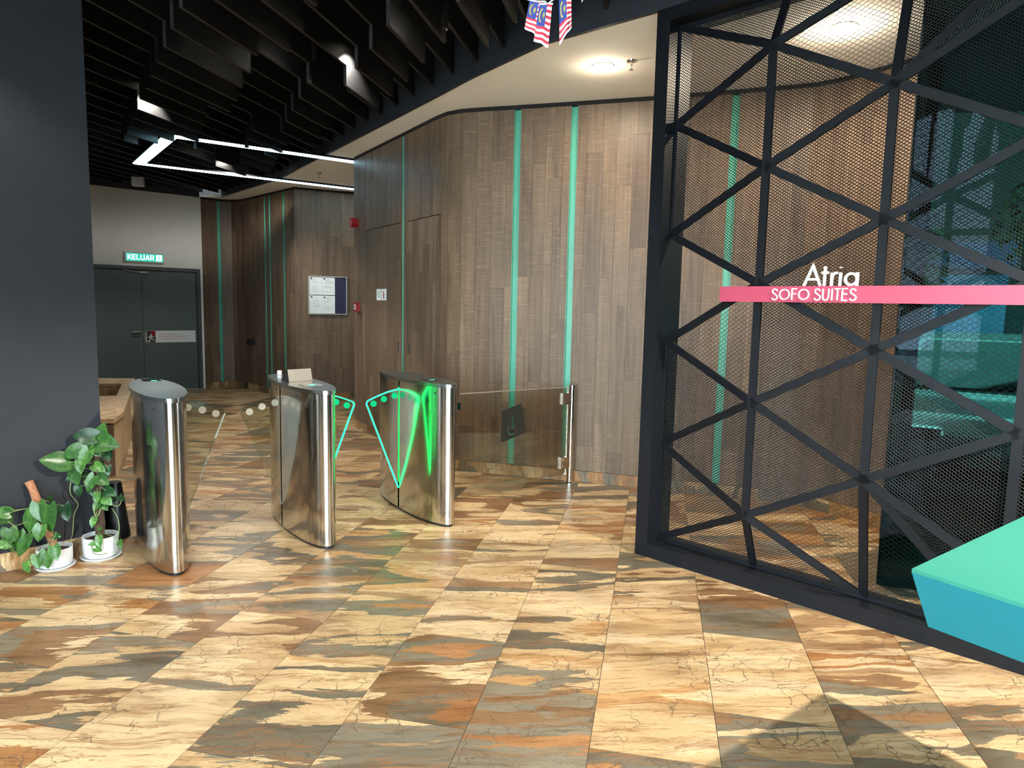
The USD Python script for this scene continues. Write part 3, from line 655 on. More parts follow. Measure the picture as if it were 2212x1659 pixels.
ts2, loc = turnstile((-.834, 4.282), 'brushed steel turnstile between two lanes with a slanted reader on top', [(-1, False), (1, True)])
rd = ts2.part('reader', box(-.30, -.17, -.07, .06, 1.002, 1.004), GLASSBLK, **loc)
ts2.part('reader_light', disc([-.235, -.005, 1.0046], .022, .0015, UP), LEDGP, parent=rd, **loc)
ts3, loc = turnstile((-.233, 4.902), 'brushed steel turnstile beside the glass gate, flooded with green light', [(-1, True)])
rd = ts3.part('reader', box(-.33, -.20, -.06, .06, 1.002, 1.004), GLASSBLK, **loc)
ts3.part('reader_light', box(-.27, -.262, -.02, .02, 1.004, 1.0055), LEDGP, parent=rd, **loc)
# slanted reader and the white cube standing on the middle turnstile
c2 = np.array([-.834, 4.282])
def t2(t, p, z): return np.array([*(c2 + AX * t + PP * p), z])
vr = T('slanted_reader', loc=t2(.08, .03, 1.002), label='black wedge reader with a steel face on the middle turnstile', cat='reader')
wdg = [t2(-.005, -.075, 1.002), t2(.045, .10, 1.002), t2(.15, .07, 1.002), t2(.13, -.085, 1.002), t2(.02, -.077, 1.082), t2(.07, .098, 1.082), t2(.09, .09, 1.082), t2(.045, -.08, 1.082)]
vr.part('body', fix(hexa(wdg)), BLK)
fc = [np.array(wdg[i]) for i in (0, 1, 5, 4)]; nf = np.cross(fc[1] - fc[0], fc[3] - fc[0]); nf /= np.linalg.norm(nf); nf = nf if nf @ (CAM - fc[0]) > 0 else -nf
vr.part('face_plate', fix(hexa([p + nf * .0005 for p in fc] + [p + nf * .004 for p in fc])), plain('satin_plate', (.22, .215, .205), .4, metal=.6))
T('desk_cube', loc=t2(.47, .0, 1.002), rz=.4, label='tiny white cube on the far end of the middle turnstile', cat='sensor').part('body', bevel_box(.03, .03, .034, .004, (0, 0, .017)), WHT, local=True)

# ------------------------------------------------------------------ glass gate
gA = np.array([.822, 5.979]); gD = np.array([-.69, -.72]); gD /= np.linalg.norm(gD); gN = np.array([gD[1], -gD[0]]); gN = gN if gN @ (CAM[:2] - gA) > 0 else -gN
gp = T('gate_post', loc=(*gA, 0), label='polished steel gate post with a round foot by the wood wall', cat='post')
gp.part('pole', lathe([(0, 0), (.028, 0), (.028, .868), (.026, .872), (0, .872)], 40), CHROME, True and 40, local=True)
gp.part('foot_plate', lathe([(0, 0), (.052, 0), (.052, .008), (.030, .014), (0, .014)], 40), CHROME, 40, local=True)
def gq(s, z, o=0.0): return np.array([*(gA + gD * s + gN * o), z])
for z in (.755, .19):
    cl = gp.part('hinge', fix(hexa([gq(.02, z - .05, -.018), gq(.115, z - .05, -.018), gq(.115, z - .05, .018), gq(.02, z - .05, .018), gq(.02, z + .05, -.018), gq(.115, z + .05, -.018), gq(.115, z + .05, .018), gq(.02, z + .05, .018)])), CHROME)
    for dz in (-.028, .028): gp.part('hinge_screw', disc(gq(.09, z + dz, .0185), .008, .003, [*gN, 0], 14), STEEL, parent=cl)
gg = T('glass_gate', loc=gq(.6, .1), label='low clear glass swing gate between the end turnstile and the steel post', cat='gate')
gl_ = [gq(.045, .085, -.005), gq(1.13, .085, -.005), gq(1.13, .085, .005), gq(.045, .085, .005), gq(.045, .853, -.005), gq(1.13, .853, -.005), gq(1.13, .853, .005), gq(.045, .853, .005)]
gg.part('glass', fix(hexa(gl_)), SMOKE)
gg.part('edge_trim', beam(gq(.045, .853), gq(1.13, .853), .003, .009, UP), STICK)
GX = np.array([*(-gD), 0.0])               # reads left to right for the viewer
wsn = T('wheelchair_sign', loc=gq(.62, .43, .006), label='black four-sided wheelchair sign stuck on the glass gate', cat='sign')
quad = Polygon([(-.738, .692), (-.547, .744), (-.488, .498), (-.741, .430)]).buffer(-.006).buffer(.006)
cx_, cz_ = -.624, .572
R_ = .037
wheel = LineString([(cx_ - .012 + R_ * math.cos(a), cz_ - .045 + R_ * math.sin(a)) for a in np.radians(np.linspace(125, 345, 30))]).buffer(.0045, cap_style=1)
torso = LineString([(cx_ - .006, cz_ + .032), (cx_ - .006, cz_ - .03)]).buffer(.0085, cap_style=2)
legs = LineString([(cx_ - .006, cz_ - .028), (cx_ + .022, cz_ - .028), (cx_ + .036, cz_ - .062)]).buffer(.0058, cap_style=1, join_style=1)
armb = LineString([(cx_ - .006, cz_ + .002), (cx_ + .018, cz_ + .002)]).buffer(.005, cap_style=1)
hd = Point(cx_ - .004, cz_ + .052).buffer(.0135, 16)
sym = unary_union([wheel, torso, legs, hd])
wsn.part('plate', place(extr(quad.difference(sym), .003), gA_ := np.array([gA[0], gA[1], 0]) + np.array([*gN, 0]) * .0055, GX, UP), SIGNBLK)
bpl = np.array([*(c2 * 0), 0])
gk = T('gate_keeper', loc=gq(1.135, .76), label='small steel clip holding the glass gate edge at the turnstile', cat='clip')
gk.part('body', fix(hexa([gq(1.128, .73, -.012), gq(1.158, .73, -.012), gq(1.158, .73, .012), gq(1.128, .73, .012), gq(1.128, .785, -.012), gq(1.158, .785, -.012), gq(1.158, .785, .012), gq(1.128, .785, .012)])), CHROME)
# ------------------------------------------------------------------ exit door and what hangs by it
d1 = T('door_1', loc=dpt(.64, 0), rz=math.atan2(DU[1], DU[0]), kind='structure')
d1.part('door_frame', cat(dbox(-.29, -.235, 0, 2.0, -.10, .012), dbox(1.485, 1.548, 0, 2.0, -.10, .012), dbox(-.29, 1.548, 2.0, 2.055, -.10, .012)), DOORF)
d1.part('door_leaf', dbox(-.232, .635, .008, 1.995, -.075, -.035), DOORP)
d1.part('door_leaf', dbox(.640, 1.482, .008, 1.995, -.075, -.035), DOORP)
hd_ = d1.part('door_handle', dbox(.47, .585, .985, 1.005, .005, .02), CHROME)
d1.part('handle_plate', dbox(.565, .60, .90, 1.02, -.035, -.026), DOORF, parent=hd_)
d1.part('handle_return', cat(dbox(.575, .59, .988, 1.002, -.03, .01), dbox(.475, .585, .92, .985, -.03, -.02)), DOORF, parent=hd_)
cl_ = d1.part('door_closer', dbox(.60, .73, 1.945, 1.975, -.035, .01), STEEL)
d1.part('closer_arm', beam(dpt(.36, 1.985, .02), dpt(.66, 1.96, .012), .016, .006, UP), STEEL, parent=cl_)
ex = T('exit_sign', loc=dpt(.68, 2.19, .0), rz=math.atan2(DU[1], DU[0]), label='lit green KELUAR exit sign box above the double door', cat='sign')
ex.part('housing', dbox(.385, .97, 2.118, 2.272, .0, .06), plain('sign_housing', (.55, .56, .56), 0.4))
ex.part('face', dbox(.405, .95, 2.135, 2.255, .06, .064), GREENPL)
X3 = np.array([*DU, 0.0])
tm = meshkit.text_mesh('KELUAR', .078, .003, bold=True)
tw = tm.bounds[1][0]
tm.apply_scale([.40 / tw, 1, 1])
ex.part('lettering', place(tm, dpt(.415, 2.157, .0642), X3, UP), GREENW)
pic = sbox(0, 0, .085, .10).buffer(-.004).buffer(.004)
man = unary_union([Point(.052, .078).buffer(.008), LineString([(.05, .066), (.040, .046), (.056, .032), (.048, .014)]).buffer(.005), LineString([(.040, .046), (.024, .030)]).buffer(.005), LineString([(.03, .058), (.05, .062), (.062, .05)]).buffer(.004)])
ex.part('pictogram', place(extr(pic.difference(man), .003), dpt(.845, 2.146, .0642), X3, UP), GREENW)
ps = T('door_notice', loc=dpt(1.05, .91, -.033), rz=math.atan2(DU[1], DU[0]), label='long white notice with a running man pictogram across the exit door', cat='sign')
ps.part('board', dbox(.648, 1.455, .813, 1.010, -.0345, -.031), PAPER)
ps.part('dark_panel', dbox(.652, .818, .816, 1.006, -.031, -.029), plain('notice_brown', (.03, .022, .02), .5))
ps.part('red_corner', place(extr(Polygon([(.09, .19), (.166, .19), (.166, .105), (.135, .10)]), .0015), dpt(.652, .816, -.029), X3, UP), RED)
man2 = unary_union([Point(.098, .128).buffer(.012), LineString([(.096, .112), (.09, .07)]).buffer(.011), LineString([(.09, .07), (.125, .05), (.145, .03)]).buffer(.007), LineString([(.09, .07), (.075, .035), (.06, .022)]).buffer(.007), LineString([(.10, .105), (.125, .085), (.14, .098)]).buffer(.006), LineString([(.092, .105), (.07, .085), (.05, .088)]).buffer(.006)])
ps.part('pictogram', place(extr(unary_union([man2, sbox(.015, .025, .032, .172), sbox(.015, .012, .085, .025)]), .0015), dpt(.652, .816, -.0285), X3, UP), WHT)
for i, (a, b, h) in enumerate(((.05, .36, .016), (.05, .52, .020), (.05, .48, .012))):
    x = a; z = .115 - i * .036; gl2 = []
    while x < b:
        w_ = rng.uniform(.02, .06); gl2.append(sbox(x, z, min(x + w_, b), z + h * .75)); x += w_ + .010
    ps.part('print_line', place(extr(unary_union(gl2), .001), dpt(.82, .826, -.031), X3, UP), PINKTX)

# notice board in the recess
ru = (REC[1] - REC[0]) / np.linalg.norm(REC[1] - REC[0]); rn = np.array([ru[1], -ru[0]]); RX = np.array([*ru, 0.0])
def rq(s, z, o=0.0): return np.array([*(REC[0] + ru * s + rn * o), z])
def rbox(s0, s1, z0, z1, o0, o1): return fix(obox(REC[0] + ru * s0, REC[0] + ru * s1, rn, o0, o1, z0, z1))
nb = T('notice_board', loc=rq(.485, 1.65), rz=math.atan2(ru[1], ru[0]), label='framed navy felt notice board with four pinned papers in the dark recess', cat='notice board')
nb.part('felt', rbox(.205, .772, 1.362, 1.932, .008, .024), NAVYF)
nb.part('frame', cat(rbox(.19, .205, 1.35, 1.944, .008, .034), rbox(.772, .787, 1.35, 1.944, .008, .034), rbox(.205, .772, 1.35, 1.362, .008, .034), rbox(.205, .772, 1.932, 1.944, .008, .034)), plain('alu_frame', (.6, .6, .58), .35, metal=.6))
for i, (a, z) in enumerate(((.207, 1.652), (.403, 1.652), (.207, 1.366), (.403, 1.366))):
    pp_ = nb.part('notice_paper', rbox(a, a + .194, z, z + .276, .024, .0265), PAPER)
    nb.part('paper_crest', rbox(a + .022, a + .044, z + .238, z + .262, .0265, .0275), BLK, parent=pp_)
    ls = []
    for j, zz in enumerate(np.arange(.235, .03, -.017)):
        if rng.random() < .28: continue
        ls.append(rbox(a + .05 if j < 3 else a + .025, a + .05 + rng.uniform(.05, .125), z + zz, z + zz + .005, .0265, .0270))
    nb.part('print_lines', cat(*ls), GREYTX, parent=pp_)
# black outlet on the back wall
def fq(s): return F0 + fd * s
fn_ = np.array([fd[1], -fd[0]])
ol = T('wall_outlet', loc=(*fq(.57), .83), rz=math.atan2(fd[1], fd[0]), label='small black outlet plate on the far wood wall', cat='outlet')
ol.part('plate', fix(obox(fq(.42), fq(.73), fn_, .006, .018, .775, .885)), BLK)
# fittings on the near end of the wood wall
mu = (MID[1] - MID[0]) / np.linalg.norm(MID[1] - MID[0]); mn = np.array([mu[1], -mu[0]]); MX = np.array([*mu, 0.0])
def mq(s, z, o=0.0): return np.array([*(MID[0] + mu * s + mn * o), z])
def mbox(s0, s1, z0, z1, o0, o1): return fix(obox(MID[0] + mu * s0, MID[0] + mu * s1, mn, o0, o1, z0, z1))
rz_m = math.atan2(mu[1], mu[0])
sr = T('alarm_siren', loc=mq(.11, 2.49), rz=rz_m, label='round red alarm siren high on the corner of the wood wall', cat='alarm')
sr.part('body', disc(mq(.11, 2.49, .045), .058, .075, [*mn, 0], 28), RED); sr.part('front_cap', disc(mq(.11, 2.49, .088), .045, .012, [*mn, 0], 28), plain('alarm_cap', (.45, .10, .12), .2))
cp = T('call_point', loc=mq(.16, 1.49), rz=rz_m, label='red square fire call point low on the wood wall corner', cat='alarm')
cp.part('body', mbox(.10, .20, 1.44, 1.545, .006, .05), RED); cp.part('press_plate', mbox(.122, .178, 1.462, 1.522, .05, .053), WHT); cp.part('press_dot', disc(mq(.15, 1.492, .054), .013, .003, [*mn, 0], 16), BLK)
pk = [T('instruction_plate', loc=mq(.83, 1.64), rz=rz_m, label='pale sign plate with a round symbol left of the green strip on the wood wall', cat='sign'), T('instruction_plate', loc=mq(.98, 1.64), rz=rz_m, label='pale sign plate with a red extinguisher symbol on the wood wall', cat='sign')]
pk[0].part('plate', mbox(.765, .895, 1.575, 1.70, .007, .012), PAPER); pk[0].part('symbol', place(extr(Point(0, 0).buffer(.034).difference(Point(0, 0).buffer(.017)), .001), mq(.83, 1.637, .012), MX, UP), GREYTX)
pk[1].part('plate', mbox(.915, 1.045, 1.575, 1.70, .007, .012), PAPER)
pk[1].part('symbol', place(extr(unary_union([sbox(-.012, -.045, .014, .012), sbox(-.004, .012, .006, .03), sbox(-.028, .024, .008, .034)]), .001), mq(.98, 1.637, .012), MX, UP), RED)
for s in (1.395, 1.672):
    ph = T('door_pull', loc=mq(s, 1.085), rz=rz_m, label='slim recessed pull on the hidden riser door, %s of the green strip' % ('left' if s < 1.5 else 'right'), cat='handle')
    ph.part('cup', mbox(s - .012, s + .012, 1.03, 1.14, .0065, .009), BLK); ph.part('lip', mbox(s + .001, s + .012, 1.035, 1.135, .009, .011), CHROME)

# ------------------------------------------------------------------ bench beyond the column
bz = .5
bn = T('planter_bench', loc=(-4.0, 6.3, 0), label='long pale wood bench with a square planter cut out behind the dark column', cat='bench')
plan = Polygon([(-3.35, 4.96), (-3.027, 5.09), (-3.23, 5.43), (-3.97, 6.37), (-5.128, 7.818), (-5.9, 7.5), (-4.3, 5.35)])
hole = Polygon([(-4.10, 6.34), (-4.84, 7.26), (-5.25, 7.05), (-4.50, 6.10)])
bn.part('seat_top', extr(plan.difference(hole), .04, bz - .04), BENCHW)
bn.part('planter_lining', cat(extr(hole.buffer(.001).difference(hole.buffer(-.02)), .30, bz - .345), extr(hole, .02, bz - .36)), BENCHW)
ins = plan.buffer(-.008)
bn.part('side_panel', extr(ins.difference(hole.buffer(.01)), bz - .062, .0), BENCHW)
e0, e1 = np.array([-3.36, 4.955]), np.array([-3.035, 5.086]); en = np.array([(e1 - e0)[1], -(e1 - e0)[0]]); en /= np.linalg.norm(en)
bn.part('end_panel', fix(obox(e0, e1, en, -.007, .004, .0, bz - .05)), BENCHD)

# ------------------------------------------------------------------ potted plants
PR_, PF_ = np.array([math.cos(yaw), -math.sin(yaw), 0]), np.array([math.sin(yaw), math.cos(yaw), 0])
def leaf(base, tip, width, normal, droop=.25, fold=.18, n=9):
    base, tip = np.array(base, float), np.array(tip, float); d = tip - base; L = np.linalg.norm(d); d /= L
    nn = np.array(normal, float); nn -= d * (nn @ d); nn /= np.linalg.norm(nn); s = np.cross(nn, d)
    V, F = [], []
    for i in range(n):
        t = i / (n - 1); wv = width * (math.sin(math.pi * min(1, (t * .93 + .07)) ** .62) ** .85) * .5 if t < 1 else 0.0
        back = -.10 * L * (1 - t) ** 3
        for j in (-1, -.5, 0, .5, 1):
            y = j * wv; lob = back * abs(j) * (2.2 if t < .15 else 0)
            V.append(base + d * (t * L + lob) + s * y + nn * (fold * abs(y) - droop * L * t * t + .012 * L * math.sin(9 * t + 4 * j)))
    for i in range(n - 1):
        for j in range(4):
            a = i * 5 + j; F.append([a, a + 1, a + 6, a + 5])
    return np.array(V), np.array(F)
def potted(c, R, H, label, leaves, kx, x0, y0, pole, vines, dark=0):
    c = np.array([*c, 0.0]); P = T('potted_plant', loc=c, label=label, cat='potted plant')
    P.part('saucer', lathe([(0, .0), (R * 1.02, .0), (R * 1.16, .014), (R * 1.13, .017), (R * 1.0, .009), (0, .009)], 48), CERAM, 40, local=True)
    P.part('pot', lathe([(0, .012), (R * .86, .012), (R * .95, .022), (R, .05), (R * 1.02, H), (R * .955, H), (R * .94, H - .03), (0, H - .035)], 48), CERAM, 40, local=True)
    P.part('soil', lathe([(0, H - .018), (R * .93, H - .024), (R * .93, H - .03), (0, H - .03)], 32), SOIL, local=True)
    p0, p1, pr, pm = pole
    pt = np.linspace(0, 1, 14)[:, None]; axis = np.array(p0) * (1 - pt) + np.array(p1) * pt
    v, f = tube(axis, pr, 18); v = v + (meshkit.noise(v * 90)[:, None] - .5) * .008
    P.part('moss_pole', (v, f), pm, local=True)
    def W(x, y, dep=0.0):
        q = c + PR_ * ((x - x0) * kx) - PF_ * dep + UP * max(.012, (y0 - y) * kx)
        for _ in range(60):                 # keep clear of the wall: slide towards the viewer's side of the room
            if (q[:2] - LWB) @ ln > .06 or (q[:2] - LWB) @ ld > .03: break
            q = CAM + (q - CAM) * .994
        return q - c
    for i, (x, y, L, ang, dep, til) in enumerate(leaves):
        a = math.radians(ang); dv_ = np.array([math.cos(a), math.sin(a)])
        bx, by = x - dv_[0] * L / 2, y + dv_[1] * L / 2; tx, ty = x + dv_[0] * L / 2, y - dv_[1] * L / 2
        b, t = W(bx, by, dep), W(tx, ty, dep + .03)
        nrm = -PF_ + UP * .45 + PR_ * til
        m = leaf(b, t, L * kx * rng.uniform(.80, .94), nrm, droop=rng.uniform(.06, .22), fold=rng.uniform(.1, .3))
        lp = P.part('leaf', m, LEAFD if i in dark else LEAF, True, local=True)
        ax_ = axis[min(13, max(0, int(13 * (b[2] - .02) / max(p1[2], .1))))]
        mid = (b + ax_) / 2 + UP * .02
        q = np.array([ax_, mid, b]); tt = np.linspace(0, 1, 6)[:, None]
        P.part('petiole', tube((1 - tt) ** 2 * q[0] + 2 * tt * (1 - tt) * q[1] + tt ** 2 * q[2], .0022, 5), STEM, True, parent=lp, local=True)
    for vn in vines:
        pts = np.array([W(x, y, dp) for x, y, dp in vn]); t_ = np.linspace(0, len(pts) - 1, len(pts) * 5)
        from scipy.interpolate import CubicSpline
        P.part('vine', tube(CubicSpline(np.arange(len(pts)), pts)(t_), .0026, 6), STEM, True, local=True)
    return P
k1, k2 = .229 / 380.4, .229 / 363.6
lv1 = [(430, 905, 175, -75, .05, .1), (520, 960, 250, -88, .06, -.25), (325, 1005, 190, -100, .04, -.2), (120, 960, 170, -20, .05, .2), (45, 912, 130, 165, .03, 0), (165, 1140, 165, -70, .06, .3), (285, 1205, 210, -110, .08, 0), (485, 785, 100, 60, .0, 0),
       (455, 1085, 140, -100, .085, .2), (595, 940, 150, -70, -.02, .2), (25, 1235, 120, 190, .02, 0), (450, 1345, 120, -70, .10, 0), (355, 1400, 105, -60, .105, -.2), (530, 1325, 150, -85, .10, 0), (605, 1265, 130, -65, .09, .2), (150, 1250, 110, -55, .05, -.3), (380, 960, 150, -80, .0, -.2), (560, 1130, 90, 10, .03, 0)]
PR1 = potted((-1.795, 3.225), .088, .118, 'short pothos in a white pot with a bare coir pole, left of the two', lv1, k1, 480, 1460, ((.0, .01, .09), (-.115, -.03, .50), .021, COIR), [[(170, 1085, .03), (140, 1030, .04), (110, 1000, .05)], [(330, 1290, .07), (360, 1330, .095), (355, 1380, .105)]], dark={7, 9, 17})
lv2 = [(985, 165, 175, 75, .0, 0), (830, 200, 190, 172, .03, .1), (1040, 272, 250, -8, .02, .1), (735, 350, 180, 200, .05, .2), (575, 432, 230, 172, .06, 0), (650, 490, 110, 185, .03, 0), (860, 405, 165, -115, .06, .1), (825, 480, 130, -80, .06, 0), (765, 580, 165, -75, .05, -.2), (955, 345, 125, -30, .04, .2), (985, 490, 125, -20, .05, .2), (1040, 530, 90, -80, .03, .2),
       (895, 645, 150, -115, .05, 0), (1020, 610, 135, -25, .05, .2), (1060, 730, 115, -10, .03, .2), (1035, 800, 120, -35, .04, 0), (1100, 795, 70, 20, .02, 0), (1155, 775, 75, 80, .02, .2), (950, 780, 90, -80, .05, 0), (660, 612, 75, 200, .0, 0), (735, 745, 95, -70, .0, .2), (915, 1010, 80, -95, .06, 0), (975, 1070, 65, 40, .06, 0), (1000, 1170, 95, -80, .10, 0), (1000, 1232, 80, -10, .105, 0), (945, 1180, 75, 190, .10, 0),
       (875, 740, 110, -60, .0, -.2), (1015, 860, 90, -40, .04, 0), (1050, 400, 85, -75, .02, .2), (900, 245, 130, -170, -.02, 0), (870, 300, 140, -100, .03, 0), (930, 420, 120, -60, -.02, 0), (800, 640, 110, -95, -.02, 0), (960, 700, 110, -50, -.02, .2), (905, 560, 120, -90, -.03, 0), (940, 860, 80, -110, .05, 0), (1130, 1230, 70, -60, .03, 0)]
potted((-1.672, 3.425), .094, .135, 'tall pothos climbing a dark pole in a white pot, next to the turnstile', lv2, k2, 905, 1375, ((.0, .0, .10), (.0, .0, .70), .026, COIRD),
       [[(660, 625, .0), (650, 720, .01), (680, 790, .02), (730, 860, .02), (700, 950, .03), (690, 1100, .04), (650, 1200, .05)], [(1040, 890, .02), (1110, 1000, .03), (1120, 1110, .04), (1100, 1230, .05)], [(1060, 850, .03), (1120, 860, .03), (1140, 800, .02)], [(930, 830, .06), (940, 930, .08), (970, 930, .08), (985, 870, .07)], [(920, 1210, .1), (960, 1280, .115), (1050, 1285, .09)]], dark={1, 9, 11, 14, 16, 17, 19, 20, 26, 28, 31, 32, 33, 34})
st_ = T('tapered_stand', loc=(-1.862, 3.755, 0), label='dark tapered shape half hidden behind the taller pothos', cat='stand')  # black tapered shape just past the column edge
st_.part('body', lathe([(0, 0), (.088, 0), (.086, .02), (.045, .36), (0, .36)], 24), BLK, True and 40, local=True)

# ------------------------------------------------------------------ flags on the bunting
def flag(name_lab, quad, folds, amp, grp=None):
    TL, TR, BR, BL = [np.array(q, float) for q in quad]
    P = T('bunting_flag', loc=(TL + TR + BR + BL) / 4, label=name_lab, cat='flag', group=grp)
    nv = np.cross(TR - TL, BL - TL); nv /= np.linalg.norm(nv)
    def S_(u, v, o=0.0):
        w_ = u + .06 * math.sin(folds * 3.1 * u); q = (TL * (1 - w_) + TR * w_) * (1 - v) + (BL * (1 - w_) + BR * w_) * v
        return q + nv * (amp * math.sin(folds * 6.28 * u + 1.3 * v) * (.35 + .65 * v) + o)
    def patch(u0, u1, v0, v1, o=0.0, nu=14, nv_=3):
        U, W_ = np.linspace(u0, u1, nu), np.linspace(v0, v1, nv_); n_ = nu * nv_; V = [S_(u, v, o - .0004) for v in W_ for u in U] + [S_(u, v, o + .0004) for v in W_ for u in U]; F = []
        for i in range(nv_ - 1):
            for j in range(nu - 1):
                a = i * nu + j; F += [[a, a + 1, a + nu + 1, a + nu], [n_ + a, n_ + a + nu, n_ + a + nu + 1, n_ + a + 1]]
        return np.array(V), np.array(F)
    for i in range(14):
        u0 = .52 if i < 8 else 0.0
        P.part('red_stripe' if i % 2 == 0 else 'white_stripe', patch(u0, 1, i / 14, (i + 1) / 14), FRED if i % 2 == 0 else FWHT, True)
    P.part('canton', patch(0, .52, 0, 8 / 14, nv_=9), FBLU, True)
    def decal(poly, o):
        m = extr(poly, .0001); tri_ = trimesh.Trimesh(*m).subdivide_to_size(.08)
        v = np.array(tri_.vertices); return np.array([S_(p[0], p[1], o) for p in v]), np.array(tri_.faces)
    cres = shapely.affinity.scale(Point(.20, .29).buffer(.16, 20), .8, 1.15).difference(shapely.affinity.scale(Point(.255, .29).buffer(.135, 20), .8, 1.12))
    star = Polygon([(.36 + (.105 if i % 2 == 0 else .05) * math.cos(i * math.pi / 14) * .9, .29 + (.105 if i % 2 == 0 else .05) * math.sin(i * math.pi / 14) * 1.15) for i in range(28)])
    for o in (-.0012, .0012):
        P.part('crescent', decal(cres, o), FYEL); P.part('star', decal(star, o), FYEL)
    P.part('hoist_tape', tube([TL, TR], .003, 6), FWHT)
import shapely.affinity
flag('small striped flag on the left of the bunting, partly behind its neighbour', [(1.030, 2.53, 2.612), (1.085, 2.55, 2.605), (1.062, 2.535, 2.487), (1.017, 2.52, 2.515)], 1.0, .006)
flag('small striped flag with its star facing front, middle of the bunting', [(1.073, 2.492, 2.580), (1.118, 2.502, 2.582), (1.111, 2.483, 2.430), (1.058, 2.476, 2.455)], 1.3, .005)
flag('small striped flag hanging narrow on the right of the bunting', [(1.137, 2.509, 2.607), (1.181, 2.518, 2.607), (1.186, 2.508, 2.505), (1.147, 2.492, 2.443)], 1.2, .006)
flag('sliver of a striped flag at the top edge, furthest right', [(1.206, 2.528, 2.66), (1.226, 2.532, 2.66), (1.224, 2.526, 2.600), (1.215, 2.523, 2.590)], 1.0, .003)
bs_ = T('bunting_string', loc=(1.1, 2.5, 2.6), label='white string the small flags hang from', cat='string')
sag = [(-.3, 2.45, 3.17), (.3, 2.47, 2.95), (.8, 2.49, 2.70), (1.03, 2.53, 2.612), (1.085, 2.53, 2.604), (1.10, 2.50, 2.582), (1.135, 2.51, 2.606), (1.18, 2.52, 2.609), (1.21, 2.53, 2.66), (1.7, 2.6, 2.98), (2.2, 2.7, 3.36)]
from scipy.interpolate import CubicSpline
bs_.part('cord', tube(CubicSpline(np.arange(len(sag)), np.array(sag))(np.linspace(0, len(sag) - 1, 60)), .0028, 6), FWHT, True)

# ------------------------------------------------------------------ light loop and lamps
def ledseg(a, b): return LineString([a, b])
loop = LineString([C4, C1, C2, C3, C4]).buffer(.068, join_style=1, cap_style=1)
ll = T('light_loop', loc=(*((C1 + C3) / 2), 3.245), label='long closed loop of cool white linear light under the slats', cat='ceiling light')
ll.part('diffuser', extr(loop, .006, 3.240), LED); ll.part('housing', extr(loop.buffer(.006), .018, 3.246), FRAME)
for i, q in enumerate((C1, C2, C3, C4)): ll.part('hanger', tube([(*q, 3.264), (*q, 4.3)], .004, 6), FRAME)
RIM = plain('lamp_rim', (.75, .72, .66), 0.4, noise=.01)
def downlight(x, y, label, inten, group=None, r=.062):
    L = T('downlight', loc=(x, y, ZC), label=label, cat='downlight', group=group)
    L.part('rim', lathe([(r, .0), (r + .018, .0), (r + .016, -.006), (r, -.008), (r, .0)], 40), RIM, 40, local=True)
    L.part('lens', lathe([(0, -.0022), (r, -.0020), (r, -.0005), (0, -.0005)], 40), LAMPM, local=True)
    L.light('lamp', 'disk', (x, y, ZC - .012), inten * .55, WARM, radius=r * .9); L.light('glow', 'sphere', (x, y, ZC - .085), inten * .085, WARM, radius=.02)  # second bare lamp under the lens, placed to brighten the soffit
downlight(1.059, 5.221, 'round lit downlight in the cream soffit left of the mesh screen', LAMP['down'])
downlight(2.549, 4.735, 'round lit downlight in the cream soffit behind the mesh screen', LAMP['down'] * 3.2)
downlight(-2.25, 10.2, 'unseen downlight behind the wall corner, warming the dark recess', LAMP['down'] * .35)  # hidden behind the wall corner, placed to warm the recess
def spot(x, y, z, aim, label, inten, cone=38, col=NEUT, group=None, rad=.035):
    aim = np.array(aim, float); aim /= np.linalg.norm(aim); p = np.array([x, y, z])
    L = T('ceiling_spot', loc=p, label=label, cat='spotlight', group=group)
    R_ = trimesh.geometry.align_vectors([0, 0, -1], aim)[:3, :3]
    v, f = lathe([(0, .15), (.05, .15), (.055, .13), (.055, .0), (.047, .0), (.047, .02), (0, .02)], 24)
    L.part('can', (v @ R_.T, f), BLK, 40, local=True)
    v, f = lathe([(0, .015), (.044, .015), (.044, .018), (0, .018)], 24); L.part('lens', (v @ R_.T, f), LAMPM, local=True)
    q = np.array([0, 0, .15]) @ R_.T + p
    L.part('stem', tube([q, (q[0], q[1], 4.3)], .006, 6), BLK)
    L.light('lamp', 'sphere', p + aim * .045, inten, col, aim=aim, cone=cone, soft=.35, radius=rad)
W_ = LAMP['spot']
spot(.076, 4.461, 3.29, (0, 0, -1), 'ceiling spot among the slats ahead of the middle turnstile', W_, 55)
spot(-.775, 5.25, 3.47, (-.55, .12, -1), 'glaring ceiling spot between the slats above the end turnstile', W_, 62)
spot(-1.21, 5.18, 3.42, (-.1, 0, -1), 'ceiling spot half hidden by a slat, left of the glaring one', W_ * .6, 50)
spot(-4.09, 8.66, 3.42, (-.35, .2, -1), 'distant ceiling spot inside the light loop, left one', W_ * 1.5, 72)
spot(-4.00, 8.20, 3.40, (0, 0, -1), 'distant ceiling spot inside the light loop, right one', W_ * 3.0, 66)
for x, y, k, l in ((-1.5, 2.4, 1.3, 'over the potted plants'), (-.5, 1.6, 1.3, 'over the open floor before the turnstiles'), (-2.6, .9, 1.8, 'close to the dark left wall'), (-1.2, .4, 1.1, 'just left of the camera'), (.4, 3.2, .45, 'over the floor before the glass gate'), (-2.9, 5.6, 3.2, 'behind the first turnstile')):  # unseen lamps, placed and sized to brighten the floor
    spot(x, y, 3.42, (0, 0, -1), 'unseen ceiling spot among the slats, brightening the floor, ' + l, W_ * k, 55)
spot(4.27, 1.62, 3.25, (-.80, .22, -1), 'unseen ceiling spot above the reception desk, casting its floor shadow', LAMP['key'], 36, rad=.025)  # out of view, placed so the desk shadow falls on the floor
